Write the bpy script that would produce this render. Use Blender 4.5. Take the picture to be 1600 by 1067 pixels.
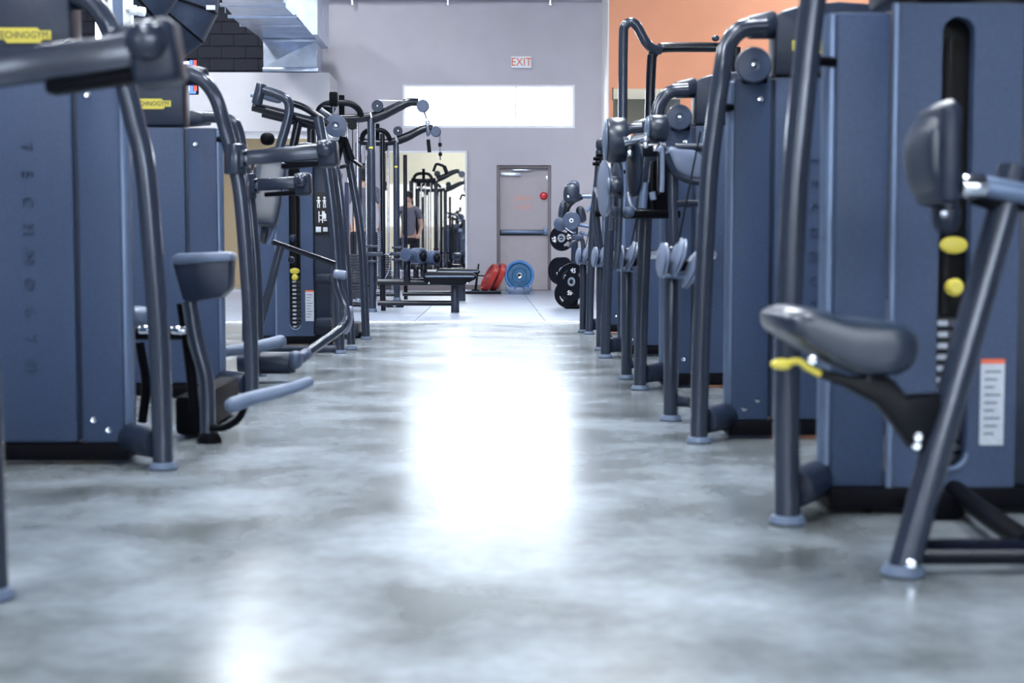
import bpy, bmesh, math, random
from mathutils import Vector, Matrix, Euler
R = math.radians
random.seed(4)
for o in list(bpy.data.objects): bpy.data.objects.remove(o)
C = bpy.context.scene.collection
scn = bpy.context.scene

# ------------------------------------------------------------------ camera
FPX = 2222.2; CAMH = 0.64
cd = bpy.data.cameras.new('camera'); cam = bpy.data.objects.new('camera', cd); C.objects.link(cam)
cd.sensor_width = 36; cd.lens = 50; cd.clip_end = 200; cd.clip_start = 0.05
cam.location = (0, 0, CAMH); cam.rotation_euler = Euler((R(90-3.592), 0, R(-0.852)))
cd.dof.use_dof = True; cd.dof.focus_distance = 13.0; cd.dof.aperture_fstop = 3.4
scn.camera = cam
RM = cam.rotation_euler.to_matrix()

# ------------------------------------------------------------------ world, exposure, lights
w = bpy.data.worlds.new('sky'); scn.world = w; w.use_nodes = True
bg = w.node_tree.nodes['Background']; bg.inputs[0].default_value = (0.86, 0.93, 1.0, 1); bg.inputs[1].default_value = 9.0
scn.view_settings.view_transform = 'Standard'; scn.view_settings.look = 'None'
scn.view_settings.gamma = 1; scn.view_settings.use_curve_mapping = False
scn.view_settings.exposure = 1.1
LAMP_STRENGTH = 38.0

def area(name, loc, rot, sx, sy, e, col=(0.9, 0.95, 1)):
    l = bpy.data.lights.new(name, 'AREA'); l.shape = 'RECTANGLE'; l.size = sx; l.size_y = sy; l.energy = e; l.color = col
    o = bpy.data.objects.new(name, l); o.location = loc; o.rotation_euler = rot; C.objects.link(o); return o
# daylight that falls in through the big shop front windows behind the camera
area('shopfront_daylight', (-1.5, -6.7, 2.4), (R(90), 0, 0), 10.0, 1.6, 12)

def P(px, py, Y):
    """world point seen at photo pixel (1600x1067) on the plane y = Y"""
    d = RM @ Vector(((px-800)/FPX, -(py-533.5)/FPX, -1.0))
    t = Y/d.y
    return Vector((d.x*t, Y, CAMH + d.z*t))
def G(px, py, z=0.0):
    d = RM @ Vector(((px-800)/FPX, -(py-533.5)/FPX, -1.0))
    t = (z-CAMH)/d.z
    return Vector((d.x*t, d.y*t, z))

# ------------------------------------------------------------------ materials
def mat(name, col, rough=0.5, metal=0.0, noise=0.0, nscale=20, bump=0.0, bscale=200, emit=None, estr=0, coat=0.0, spec=0.5):
    m = bpy.data.materials.new(name); m.use_nodes = True; nt = m.node_tree; b = nt.nodes['Principled BSDF']
    b.inputs['Base Color'].default_value = (*col, 1); b.inputs['Roughness'].default_value = rough; b.inputs['Metallic'].default_value = metal
    b.inputs['Specular IOR Level'].default_value = spec
    if coat: b.inputs['Coat Weight'].default_value = coat; b.inputs['Coat Roughness'].default_value = 0.15
    tc = nt.nodes.new('ShaderNodeTexCoord')
    if noise:
        n = nt.nodes.new('ShaderNodeTexNoise'); n.inputs['Scale'].default_value = nscale; n.inputs['Detail'].default_value = 6
        nt.links.new(tc.outputs['Object'], n.inputs['Vector'])
        r = nt.nodes.new('ShaderNodeValToRGB')
        r.color_ramp.elements[0].position = 0.3; r.color_ramp.elements[1].position = 0.7
        r.color_ramp.elements[0].color = (*[c*(1-noise) for c in col], 1); r.color_ramp.elements[1].color = (*[min(1, c*(1+noise)) for c in col], 1)
        nt.links.new(n.outputs['Fac'], r.inputs['Fac']); nt.links.new(r.outputs['Color'], b.inputs['Base Color'])
    if bump:
        n2 = nt.nodes.new('ShaderNodeTexNoise'); n2.inputs['Scale'].default_value = bscale
        nt.links.new(tc.outputs['Object'], n2.inputs['Vector'])
        bp = nt.nodes.new('ShaderNodeBump'); bp.inputs['Strength'].default_value = bump; bp.inputs['Distance'].default_value = 0.002
        nt.links.new(n2.outputs['Fac'], bp.inputs['Height']); nt.links.new(bp.outputs['Normal'], b.inputs['Normal'])
    if emit:
        b.inputs['Emission Color'].default_value = (*emit, 1); b.inputs['Emission Strength'].default_value = estr
    return m
M = {}
M['frame'] = mat('powder_coated_frame', (0.025, 0.035, 0.060), 0.22, 0.2, noise=0.08, nscale=60, spec=0.6)
M['framedark'] = mat('dark_coated_frame', (0.004, 0.006, 0.014), 0.2, 0.1, noise=0.1, nscale=40, spec=0.4)
M['shroud'] = mat('slate_shroud_plastic', (0.038, 0.062, 0.126), 0.45, 0.0, noise=0.12, nscale=90, bump=0.25, bscale=500, spec=0.3)
M['cap'] = mat('dark_moulded_cap', (0.012, 0.020, 0.042), 0.4, 0.0, noise=0.1, nscale=70, spec=0.35)
M['trim'] = mat('silver_blue_trim', (0.13, 0.18, 0.29), 0.35, 0.4, noise=0.04)
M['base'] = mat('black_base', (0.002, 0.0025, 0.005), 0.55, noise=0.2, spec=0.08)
M['slot'] = mat('black_slot', (0.003, 0.003, 0.005), 0.7, noise=0.2)
M['foot'] = mat('grey_rubber_foot', (0.10, 0.14, 0.22), 0.5, noise=0.1)
M['vinyl'] = mat('blue_black_vinyl', (0.013, 0.023, 0.046), 0.32, 0.0, noise=0.1, nscale=30, bump=0.15, bscale=120, spec=0.6)
M['greyvinyl'] = mat('grey_pad_vinyl', (0.11, 0.15, 0.235), 0.36, noise=0.08, nscale=30)
M['palegrey'] = mat('pale_grey_plastic', (0.16, 0.20, 0.30), 0.3, noise=0.05)
M['disc'] = mat('grey_pulley_plastic', (0.045, 0.065, 0.12), 0.38, noise=0.08)
M['chrome'] = mat('chrome', (0.75, 0.8, 0.9), 0.14, 1.0, noise=0.03)
M['steel'] = mat('weight_steel', (0.5, 0.55, 0.65), 0.3, 0.8, noise=0.1)
M['stack'] = mat('weight_stack_black', (0.02, 0.025, 0.04), 0.4, 0.4, noise=0.2)
M['yellow'] = mat('yellow_plastic', (0.62, 0.52, 0.07), 0.4, noise=0.05)
M['white'] = mat('white_print', (0.8, 0.82, 0.86), 0.5, noise=0.02)
M['label'] = mat('pale_label', (0.52, 0.56, 0.64), 0.5, noise=0.08, nscale=80)
M['orangered'] = mat('orange_red_print', (0.75, 0.13, 0.05), 0.5, noise=0.05)
M['pinkprint'] = mat('faded_red_print', (0.72, 0.36, 0.32), 0.6, noise=0.05)
M['darkprint'] = mat('dark_print', (0.03, 0.03, 0.04), 0.5, noise=0.1)
M['black'] = mat('black_rubber', (0.003, 0.004, 0.007), 0.4, noise=0.2, spec=0.15)
M['iron'] = mat('black_enamel_iron', (0.003, 0.004, 0.009), 0.3, 0.1, noise=0.3, nscale=25, spec=0.3)
M['redplate'] = mat('red_rubber', (0.42, 0.035, 0.03), 0.35, noise=0.1)
M['blueplate'] = mat('blue_rubber', (0.010, 0.11, 0.26), 0.32, noise=0.25, nscale=12)
M['ltblue'] = mat('bright_blue_rim', (0.05, 0.19, 0.52), 0.35, noise=0.08)
M['redalarm'] = mat('red_alarm', (0.75, 0.03, 0.05), 0.35, noise=0.05)
M['door'] = mat('taupe_door_paint', (0.45, 0.41, 0.45), 0.45, noise=0.03, nscale=8)
M['doorframe'] = mat('taupe_frame_paint', (0.20, 0.17, 0.19), 0.45, noise=0.04, nscale=8)
M['wall'] = mat('grey_wall_paint', (0.52, 0.50, 0.555), 0.75, noise=0.03, nscale=3, bump=0.15, bscale=60)
M['soffit'] = mat('pale_soffit_paint', (0.74, 0.72, 0.745), 0.8, noise=0.02, nscale=3)
M['orange'] = mat('orange_wall_paint', (0.86, 0.37, 0.21), 0.6, noise=0.03, nscale=2)
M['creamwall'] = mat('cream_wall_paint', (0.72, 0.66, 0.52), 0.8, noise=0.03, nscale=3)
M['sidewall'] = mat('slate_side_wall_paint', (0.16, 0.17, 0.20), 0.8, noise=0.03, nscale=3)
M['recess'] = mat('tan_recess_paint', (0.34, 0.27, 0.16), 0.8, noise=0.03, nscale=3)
M['litreturn'] = mat('lit_return_colour', (0.85, 0.80, 0.80), 0.7, noise=0.02)
M['block'] = mat('dark_block_paint', (0.020, 0.022, 0.036), 0.8, noise=0.15, nscale=14, bump=0.5, bscale=80)
M['mortar'] = mat('dark_mortar', (0.03, 0.033, 0.05), 0.9, noise=0.2)
M['duct'] = mat('galvanised_steel', (0.50, 0.56, 0.68), 0.28, 0.9, noise=0.18, nscale=5)
M['blackduct'] = mat('black_duct_paint', (0.022, 0.032, 0.058), 0.6, 0.0, noise=0.2, nscale=9, spec=0.2)
M['whitepaint'] = mat('white_paint', (0.86, 0.88, 0.92), 0.45, noise=0.02)
M['ceiling'] = mat('ceiling_paint', (0.06, 0.065, 0.08), 0.8, noise=0.05, nscale=3)
M['lamp'] = mat('lamp_diffuser', (0.9, 0.9, 0.9), 0.4, emit=(0.90, 0.95, 1.0), estr=LAMP_STRENGTH)
M['screenwhite'] = mat('lit_screen_white', (0.1, 0.1, 0.1), 0.3, emit=(0.75, 0.8, 1.0), estr=3.0)
M['screenblue'] = mat('lit_screen_blue', (0.02, 0.02, 0.1), 0.3, emit=(0.08, 0.16, 1.0), estr=1.6)
M['screenred'] = mat('lit_screen_red', (0.1, 0.02, 0.02), 0.3, emit=(0.9, 0.10, 0.08), estr=0.9)
M['skin'] = mat('skin', (0.72, 0.45, 0.34), 0.55, noise=0.05)
M['hair'] = mat('dark_hair', (0.012, 0.010, 0.012), 0.5, noise=0.3, nscale=60)
M['shirt'] = mat('grey_shirt', (0.19, 0.19, 0.25), 0.85, noise=0.1, nscale=40)
M['trousers'] = mat('black_trousers', (0.012, 0.014, 0.025), 0.85, noise=0.2, nscale=40)
M['eye'] = mat('dark_eye', (0.02, 0.015, 0.01), 0.2, noise=0.1)
mm = mat('mirror_silver', (0.93, 0.94, 0.93), 0.015, 1.0); M['mirror'] = mm
# thin window glass
gm = bpy.data.materials.new('window_glass'); gm.use_nodes = True; nt = gm.node_tree; nt.nodes.clear()
ou = nt.nodes.new('ShaderNodeOutputMaterial'); mx = nt.nodes.new('ShaderNodeMixShader'); tr = nt.nodes.new('ShaderNodeBsdfTransparent'); gl = nt.nodes.new('ShaderNodeBsdfGlossy')
tr.inputs[0].default_value = (0.96, 0.98, 1, 1); gl.inputs['Roughness'].default_value = 0.02; fr = nt.nodes.new('ShaderNodeFresnel'); fr.inputs[0].default_value = 1.3
nt.links.new(fr.outputs[0], mx.inputs[0]); nt.links.new(tr.outputs[0], mx.inputs[1]); nt.links.new(gl.outputs[0], mx.inputs[2]); nt.links.new(mx.outputs[0], ou.inputs[0])
M['glass'] = gm
# polished concrete
def concrete():
    m = bpy.data.materials.new('polished_concrete'); m.use_nodes = True; nt = m.node_tree; b = nt.nodes['Principled BSDF']
    tc = nt.nodes.new('ShaderNodeTexCoord'); mp = nt.nodes.new('ShaderNodeMapping'); mp.inputs['Scale'].default_value = (1.0, 1.0, 1)
    nt.links.new(tc.outputs['Object'], mp.inputs[0])
    n1 = nt.nodes.new('ShaderNodeTexNoise'); n1.inputs['Scale'].default_value = 2.2; n1.inputs['Detail'].default_value = 7; n1.inputs['Roughness'].default_value = 0.55; n1.inputs['Distortion'].default_value = 0.2
    n2 = nt.nodes.new('ShaderNodeTexNoise'); n2.inputs['Scale'].default_value = 24; n2.inputs['Detail'].default_value = 6
    nt.links.new(mp.outputs[0], n1.inputs['Vector']); nt.links.new(mp.outputs[0], n2.inputs['Vector'])
    r = nt.nodes.new('ShaderNodeValToRGB'); e = r.color_ramp.elements
    e[0].position = 0.32; e[0].color = (0.085, 0.098, 0.10, 1); e[1].position = 0.70; e[1].color = (0.30, 0.34, 0.385, 1)
    k = e.new(0.5); k.color = (0.19, 0.215, 0.235, 1)
    nt.links.new(n1.outputs['Fac'], r.inputs['Fac'])
    mix = nt.nodes.new('ShaderNodeMix'); mix.data_type = 'RGBA'; mix.blend_type = 'OVERLAY'; mix.inputs[0].default_value = 0.3
    nt.links.new(r.outputs['Color'], mix.inputs[6]); nt.links.new(n2.outputs['Color'], mix.inputs[7]) if False else nt.links.new(n2.outputs['Fac'], mix.inputs[7])
    nt.links.new(mix.outputs[2], b.inputs['Base Color'])
    rr = nt.nodes.new('ShaderNodeMapRange'); rr.inputs[1].default_value = 0.3; rr.inputs[2].default_value = 0.7; rr.inputs[3].default_value = 0.205; rr.inputs[4].default_value = 0.245
    nt.links.new(n1.outputs['Fac'], rr.inputs[0]); nt.links.new(rr.outputs[0], b.inputs['Roughness'])
    b.inputs['Specular IOR Level'].default_value = 0.75
    n3 = nt.nodes.new('ShaderNodeTexNoise'); n3.inputs['Scale'].default_value = 5; n3.inputs['Detail'].default_value = 3
    nt.links.new(mp.outputs[0], n3.inputs['Vector'])
    bp = nt.nodes.new('ShaderNodeBump'); bp.inputs['Strength'].default_value = 0.05; bp.inputs['Distance'].default_value = 0.004
    nt.links.new(n3.outputs['Fac'], bp.inputs['Height']); nt.links.new(bp.outputs['Normal'], b.inputs['Normal'])
    return m
M['concrete'] = concrete()
M['mat'] = mat('blue_grey_rubber_tile', (0.30, 0.34, 0.43), 0.3, noise=0.15, nscale=120)
M['strip'] = mat('pale_ramp_strip', (0.75, 0.80, 0.90), 0.3, 0.1, noise=0.1)

# ------------------------------------------------------------------ mesh kit
class MB:
    def __init__(s): s.bm = bmesh.new()
    def _merge(s, b):
        me = bpy.data.meshes.new('t'); b.to_mesh(me); b.free(); s.bm.from_mesh(me); bpy.data.meshes.remove(me)
    def box(s, c, size, rot=None, bev=0.0, seg=2):
        b = bmesh.new(); bmesh.ops.create_cube(b, size=1)
        bmesh.ops.scale(b, vec=Vector(size), verts=b.verts)
        if bev: bmesh.ops.bevel(b, geom=b.edges[:], offset=min(bev, min(size)*0.49), segments=seg, affect='EDGES', profile=0.5)
        m = Matrix.Translation(Vector(c)) @ (rot.to_4x4() if rot else Matrix.Identity(4))
        bmesh.ops.transform(b, matrix=m, verts=b.verts); s._merge(b); return s
    def boxpx(s, x0, y0, x1, y1, Y, d, bev=0.0, seg=2):
        a = P(x0, y0, Y); c = P(x1, y1, Y)
        return s.box(((a.x+c.x)/2, Y+d/2, (a.z+c.z)/2), (abs(c.x-a.x), d, abs(a.z-c.z)), bev=bev, seg=seg)
    def pad(s, c, size, rot=None, p=5.0, n=8):
        b = bmesh.new(); bmesh.ops.create_cube(b, size=2)
        bmesh.ops.subdivide_edges(b, edges=b.edges[:], cuts=n, use_grid_fill=True)
        for v in b.verts:
            q = v.co; q = Vector([math.copysign(math.sin(abs(t)*math.pi/2)**0.9, t) for t in q]); L = (abs(q.x)**p+abs(q.y)**p+abs(q.z)**p)**(1/p); v.co = q/L
        bmesh.ops.scale(b, vec=Vector(size)/2, verts=b.verts)
        m = Matrix.Translation(Vector(c)) @ (rot.to_4x4() if rot else Matrix.Identity(4))
        bmesh.ops.transform(b, matrix=m, verts=b.verts); s._merge(b); return s
    def cyl(s, p0, p1, r, r1=None, seg=20, bev=0.0):
        p0 = Vector(p0); p1 = Vector(p1); r1 = r if r1 is None else r1; L = (p1-p0).length
        prof = [(0, 0), (r, 0), (r1, L), (0, L)]
        if bev:
            e = min(bev, r*0.6, L*0.45); prof = [(0, 0), (r-e, 0), (r-e*0.3, e*0.3), (r, e), (r1, L-e), (r1-e*0.3, L-e*0.3), (r1-e, L), (0, L)]
        return s.lathe(prof, p0, p1-p0, seg)
    def lathe(s, prof, o, axis, seg=24):
        z = Vector(axis).normalized(); q = z.to_track_quat('Z', 'Y').to_matrix(); bm = s.bm; o = Vector(o); rings = []
        for r, h in prof:
            if r < 1e-6: rings.append([bm.verts.new(o+q@Vector((0, 0, h)))])
            else: rings.append([bm.verts.new(o+q@Vector((r*math.cos(2*math.pi*k/seg), r*math.sin(2*math.pi*k/seg), h))) for k in range(seg)])
        for a, b in zip(rings, rings[1:]):
            if len(a) == 1 and len(b) == 1: continue
            for k in range(seg):
                j = (k+1) % seg
                if len(a) == 1: bm.faces.new((a[0], b[j], b[k]))
                elif len(b) == 1: bm.faces.new((a[k], a[j], b[0]))
                else: bm.faces.new((a[k], a[j], b[j], b[k]))
        return s
    def tube(s, pts, r, smooth=True, seg=14, n=6, flat=1.0, cap=True, r_end=None):
        pts = [Vector(p) for p in pts]
        if smooth and len(pts) > 2:
            q = [pts[0]*2-pts[1]]+pts+[pts[-1]*2-pts[-2]]; out = []
            for i in range(1, len(q)-2):
                for k in range(n):
                    t = k/n; a, b, c, d = q[i-1:i+3]
                    out.append(0.5*((2*b)+(c-a)*t+(2*a-5*b+4*c-d)*t*t+(3*b-a-3*c+d)*t**3))
            out.append(pts[-1]); pts = out
        elif len(pts) > 2:
            out = [pts[0]]
            for i in range(1, len(pts)-1):
                a = (pts[i-1]-pts[i]); b = (pts[i+1]-pts[i]); f = min(r*1.6, a.length*0.45, b.length*0.45)
                A = pts[i]+a.normalized()*f; B = pts[i]+b.normalized()*f
                for k in range(5):
                    t = k/4; out.append(A*(1-t)**2+pts[i]*2*t*(1-t)+B*t*t)
            out.append(pts[-1]); pts = out
        T = []
        for i in range(len(pts)):
            a = pts[max(0, i-1)]; b = pts[min(len(pts)-1, i+1)]; T.append((b-a).normalized())
        ref = Vector((0, 1, 0)) if abs(T[0].y) < 0.9 else Vector((1, 0, 0))
        N = (ref-T[0]*ref.dot(T[0])).normalized(); rings = []
        for i, p in enumerate(pts):
            if i: N = (N-T[i]*N.dot(T[i])).normalized()
            B = T[i].cross(N); rad = r if r_end is None else r+(r_end-r)*i/(len(pts)-1)
            rings.append([s.bm.verts.new(p+N*(rad*flat*math.cos(2*math.pi*k/seg))+B*(rad*math.sin(2*math.pi*k/seg))) for k in range(seg)])
        for a, b in zip(rings, rings[1:]):
            for k in range(seg):
                j = (k+1) % seg; s.bm.faces.new((a[k], a[j], b[j], b[k]))
        if cap:
            s.bm.faces.new(rings[0][::-1]); s.bm.faces.new(rings[-1])
        return s
    def prism(s, pts, ext, holes=(), bev=0.0):
        """closed outline (world points) pushed along ext, optional holes"""
        b = bmesh.new(); loops = []
        for lp in [pts]+list(holes):
            vs = [b.verts.new(Vector(p)) for p in lp]; loops.append(vs)
            for i in range(len(vs)): b.edges.new((vs[i], vs[(i+1) % len(vs)]))
        ext = Vector(ext)
        if holes: bmesh.ops.triangle_fill(b, use_beauty=True, edges=b.edges[:], normal=-ext.normalized())
        else: b.faces.new(loops[0])
        geo = bmesh.ops.extrude_face_region(b, geom=b.faces[:])
        nv = [g for g in geo['geom'] if isinstance(g, bmesh.types.BMVert)]
        bmesh.ops.translate(b, vec=ext, verts=nv)
        bmesh.ops.recalc_face_normals(b, faces=b.faces[:])
        if bev and not holes:
            bmesh.ops.bevel(b, geom=[e for e in b.edges if len(e.link_faces) == 2 and e.calc_face_angle(0) > 0.6], offset=bev, segments=2, affect='EDGES', profile=0.5)
        s._merge(b); return s
    def loft(s, prof, Yc_, d, shrink=0.42, p=3.2, rows=14):
        """cushion: side outline (photo pixels) at y = Yc_, rounded towards both sides"""
        pts = [P(x, y, Yc_) for x, y in prof]; n = len(pts); sm = []
        for i in range(n):
            a, b_, c, e = pts[i-1], pts[i], pts[(i+1) % n], pts[(i+2) % n]
            for k in range(4):
                t = k/4; sm.append(0.5*((2*b_)+(c-a)*t+(2*a-5*b_+4*c-e)*t*t+(3*b_-a-3*c+e)*t**3))
        cen = sum(sm, Vector())/len(sm); rings = []
        for j in range(rows+1):
            t = math.sin(math.pi*(j/rows-0.5)); f = (1-abs(t)**p)**(1/p) if abs(t) < 1 else 0
            sc = 1-shrink*(1-f); rings.append([s.bm.verts.new(cen+(q-cen)*sc+Vector((0, d/2*t, 0))) for q in sm])
        for a, b_ in zip(rings, rings[1:]):
            for k in range(len(sm)): j = (k+1) % len(sm); s.bm.faces.new((a[k], a[j], b_[j], b_[k]))
        s.bm.faces.new(rings[0][::-1]); s.bm.faces.new(rings[-1]); return s
    def pxprism(s, pts, Y, d, bev=0.0): return s.prism([P(x, y, Y) for x, y in pts], (0, d, 0), bev=bev)
    def build(s, name, m, parent=None, origin=None, flat=False, recalc=True):
        if recalc: bmesh.ops.recalc_face_normals(s.bm, faces=s.bm.faces[:])
        me = bpy.data.meshes.new(name); s.bm.to_mesh(me); s.bm.free()
        me.materials.append(M[m] if isinstance(m, str) else m)
        if not flat:
            me.shade_smooth()
            me.set_sharp_from_angle(angle=R(38))
        o = bpy.data.objects.new(name, me); C.objects.link(o)
        og = Vector(parent['_o']) if parent is not None else (Vector(origin) if origin is not None else Vector((0, 0, 0)))
        me.transform(Matrix.Translation(-og))
        if parent is not None: o.parent = parent
        else: o.location = og
        o['_o'] = tuple(og); return o
def tag(o, label=None, cat=None, group=None, kind=None):
    if label: o['label'] = label
    if cat: o['category'] = cat
    if group: o['group'] = group
    if kind: o['kind'] = kind
    return o
def thing(name, loc, label, cat, group=None):
    o = bpy.data.objects.new(name, None); C.objects.link(o); o.location = loc; o['_o'] = tuple(Vector(loc)); o.empty_display_size = 0.1
    return tag(o, label, cat, group)
FONT = None
def text(body, loc, size, m, parent, name='lettering', rot=(R(90), 0, 0), ext=0.0015, spacing=1.0, align='CENTER', sx=1.0):
    cu = bpy.data.curves.new('t', 'FONT'); cu.body = body; cu.size = size; cu.extrude = ext; cu.resolution_u = 2
    cu.align_x = align; cu.align_y = 'CENTER'; cu.space_character = spacing
    t = bpy.data.objects.new('t', cu); C.objects.link(t)
    dg = bpy.context.evaluated_depsgraph_get(); me = bpy.data.meshes.new_from_object(t.evaluated_get(dg)); bpy.data.objects.remove(t)
    me.transform(Matrix.Translation(Vector(loc)) @ (rot.to_4x4() if isinstance(rot, Matrix) else Euler(rot).to_matrix().to_4x4()) @ Matrix.Diagonal((sx, 1, 1, 1)))
    og = Vector(parent['_o']); me.transform(Matrix.Translation(-og)); me.materials.clear(); me.materials.append(M[m])
    o = bpy.data.objects.new(name, me); C.objects.link(o); o.parent = parent; o['_o'] = tuple(og); return o

# ================================================================== SETTING
D = 23.6
XL, XR, YB, H = -8.0, 6.0, -7.0, 6.6
def struct(o, label=None): o['kind'] = 'structure'; (label and tag(o, label)); return o
fl = struct(MB().box(((XL+XR)/2, (YB+D+5)/2, -0.10), (XR-XL, D+5-YB, 0.2)).build('floor', 'concrete'), 'polished mottled grey concrete floor')
# rubber tile area at the far end
tile = MB().box((0, 0, 0), (1.197, 1.197, 0.012), bev=0.004, seg=1).build('rubber_tile', 'mat', origin=(0, 0, 0)); tile['_o'] = (0, 0, 0)
first = True
for iy in range(9):
    for ix in range(11):
        o = tile if first else tile.copy()
        if not first: C.objects.link(o)
        first = False; o.parent = fl; o.location = (XL+0.7+ix*1.2+((iy*0.0)), 13.75+iy*1.2-0.15, 0.004)
o = MB().box((-1.0, 12.92, 0.004), (13.8, 0.12, 0.012), bev=0.004, seg=1).build('ramp_strip', 'strip', fl)
b = MB()
for i in range(150):
    for j in range(2): b.box((-7.0+i*0.085+j*0.04, 12.89+j*0.05, 0.012), (0.035, 0.02, 0.006), bev=0.004, seg=1)
o = b.build('ramp_stud', 'strip', fl); o['kind'] = 'stuff'

def wallprism(pts, holes, y, t, name, m):
    return struct(MB().prism([(x, y, z) for x, z in pts], (0, t, 0), [[(x, y, z) for x, z in h] for h in holes]).build(name, m, flat=True))
def rect(px0, py0, px1, py1, Y):
    a = P(px0, py0, Y); c = P(px1, py1, Y); return a.x, c.x, c.z, a.z
wx0, wx1, wz0, wz1 = rect(629, 132, 898, 200, D)
dx0, dx1, dz0, dz1 = rect(776, 258, 861, 454, D); 
XW = P(497, 60, D).x; XE = P(935, 200, D).x
wallprism([(XW, 0), (dx0, 0), (dx0, dz1), (dx1, dz1), (dx1, 0), (XE+0.6, 0), (XE+0.6, H), (XW, H)], [[(wx0, wz0), (wx1, wz0), (wx1, wz1), (wx0, wz1)]], D, 0.22, 'wall_back', 'wall')
# window
wf = struct(MB().box(((wx0+wx1)/2, D+0.06, wz1-0.02), (wx1-wx0, 0.10, 0.04)).box(((wx0+wx1)/2, D+0.06, wz0+0.02), (wx1-wx0, 0.10, 0.04))
    .box((wx0+0.02, D+0.06, (wz0+wz1)/2), (0.04, 0.10, wz1-wz0-0.08)).box((wx1-0.02, D+0.06, (wz0+wz1)/2), (0.04, 0.10, wz1-wz0-0.08)).build('window_1', 'whitepaint'), 'long high window with white frame and blown out daylight')
xm = P(806, 150, D).x
MB().box((xm, D+0.06, (wz0+wz1)/2), (0.03, 0.05, wz1-wz0-0.08)).build('mullion', 'whitepaint', wf)
for a, c in ((wx0+0.04, xm-0.015), (xm+0.015, wx1-0.04)):
    MB().box(((a+c)/2, D+0.07, (wz0+wz1)/2), (c-a, 0.006, wz1-wz0-0.08)).build('pane', 'glass', wf)
# door
dr = struct(MB().box(((dx0+dx1)/2, D+0.16, dz1/2-0.02), (dx1-dx0-0.10, 0.045, dz1-0.06)).build('door_1', 'door'), 'taupe steel exit door with push bar')
fw = 0.05
MB().box((dx0+fw/2, D+0.12, dz1/2), (fw, 0.16, dz1), bev=0.004).box((dx1-fw/2, D+0.12, dz1/2), (fw, 0.16, dz1), bev=0.004).box(((dx0+dx1)/2, D+0.12, dz1-fw/2), (dx1-dx0-2*fw, 0.16, fw), bev=0.004).build('door_frame', 'doorframe', dr)
def dbox(name, m, x0, y0, x1, y1, t, yb=D+0.137, parent=dr, bev=0.004):
    a = P(x0, y0, yb-t/2); c = P(x1, y1, yb-t/2)
    return MB().box(((a.x+c.x)/2, yb-t/2, (a.z+c.z)/2), (abs(c.x-a.x), t, abs(a.z-c.z)), bev=bev).build(name, m, parent)
dbox('closer_body', 'steel', 783, 270, 813, 275, 0.05)
dbox('closer_arm', 'steel', 800, 264.5, 830, 267, 0.08)
dbox('hinge', 'steel', 853, 275, 857, 283, 0.02)
pb = dbox('push_bar', 'trim', 783, 360, 850, 365, 0.07)
dbox('bar_backplate', 'darkprint', 781, 359, 858, 368, 0.02)
dbox('latch_case', 'trim', 849, 356, 857, 367, 0.08)
c = P(849.5, 306, D+0.1); al = MB().cyl((c.x, D+0.137, c.z), (c.x, D+0.08, c.z), 0.066, 0.05, bev=0.012).build('door_alarm', 'redalarm', dr); al['label'] = 'round red door alarm'
for k, (ty, s_) in enumerate(((308, 1.0), (313, 0.6), (321, 0.7), (325, 1.0))):
    c = P(817.5, ty, D+0.13)
b = MB()
for (x0, y0, x1, y1) in ((804, 306, 831, 307), (804, 326, 831, 327), (804, 307, 805, 326), (830, 307, 831, 326), (806, 309, 829, 311.5), (816, 313, 819, 316), (808, 320, 828, 321), (807, 323, 829, 324.5)):
    b.boxpx(x0, y0, x1, y1, D+0.133, 0.004)
b.build('door_notice', 'pinkprint', dr)
struct(MB().box(((dx0+dx1)/2, D+0.1, 0.008), (dx1-dx0, 0.22, 0.016)).build('trim_1', 'darkprint'), 'dark door threshold')
# soffit box
a = P(322, 113, 22.4); c = P(515, 205, 22.4)
struct(MB().box(((XL+c.x)/2, (22.4+D+0.25)/2, (a.z+c.z)/2), (c.x-XL, D+0.25-22.4, a.z-c.z)).build('trim_2', 'soffit', flat=True), 'pale boxed soffit along the left of back wall')
# dark block wall above the soffit
SZ = a.z
dk = struct(MB().box(((XL+XW)/2, D+0.32, (SZ+H)/2), (XW-XL, 0.2, H-SZ)).build('wall_left_back', 'mortar', flat=True), 'dark painted block wall above the soffit')
blk = MB().box((0, 0, 0), (0.39, 0.03, 0.19), bev=0.006, seg=1).build('concrete_block', 'block', dk, flat=True)
blk.data.transform(Matrix.Translation(Vector(dk['_o']))); first = True
nb = 0
for r_ in range(9):
    for k in range(13):
        x = XW-0.21-k*0.40-(0.2 if r_ % 2 else 0); o = blk if first else blk.copy()
        if not first: C.objects.link(o)
        first = False; o.location = (x, D+0.215, SZ+0.1+r_*0.20)
# lower left recess
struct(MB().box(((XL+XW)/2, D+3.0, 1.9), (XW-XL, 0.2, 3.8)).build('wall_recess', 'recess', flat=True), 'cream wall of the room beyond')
struct(MB().box(((XL+XW)/2, D+1.7, 2.85), (XW-XL, 2.4, 0.12)).build('ceiling_recess', 'ceiling', flat=True))
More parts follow.
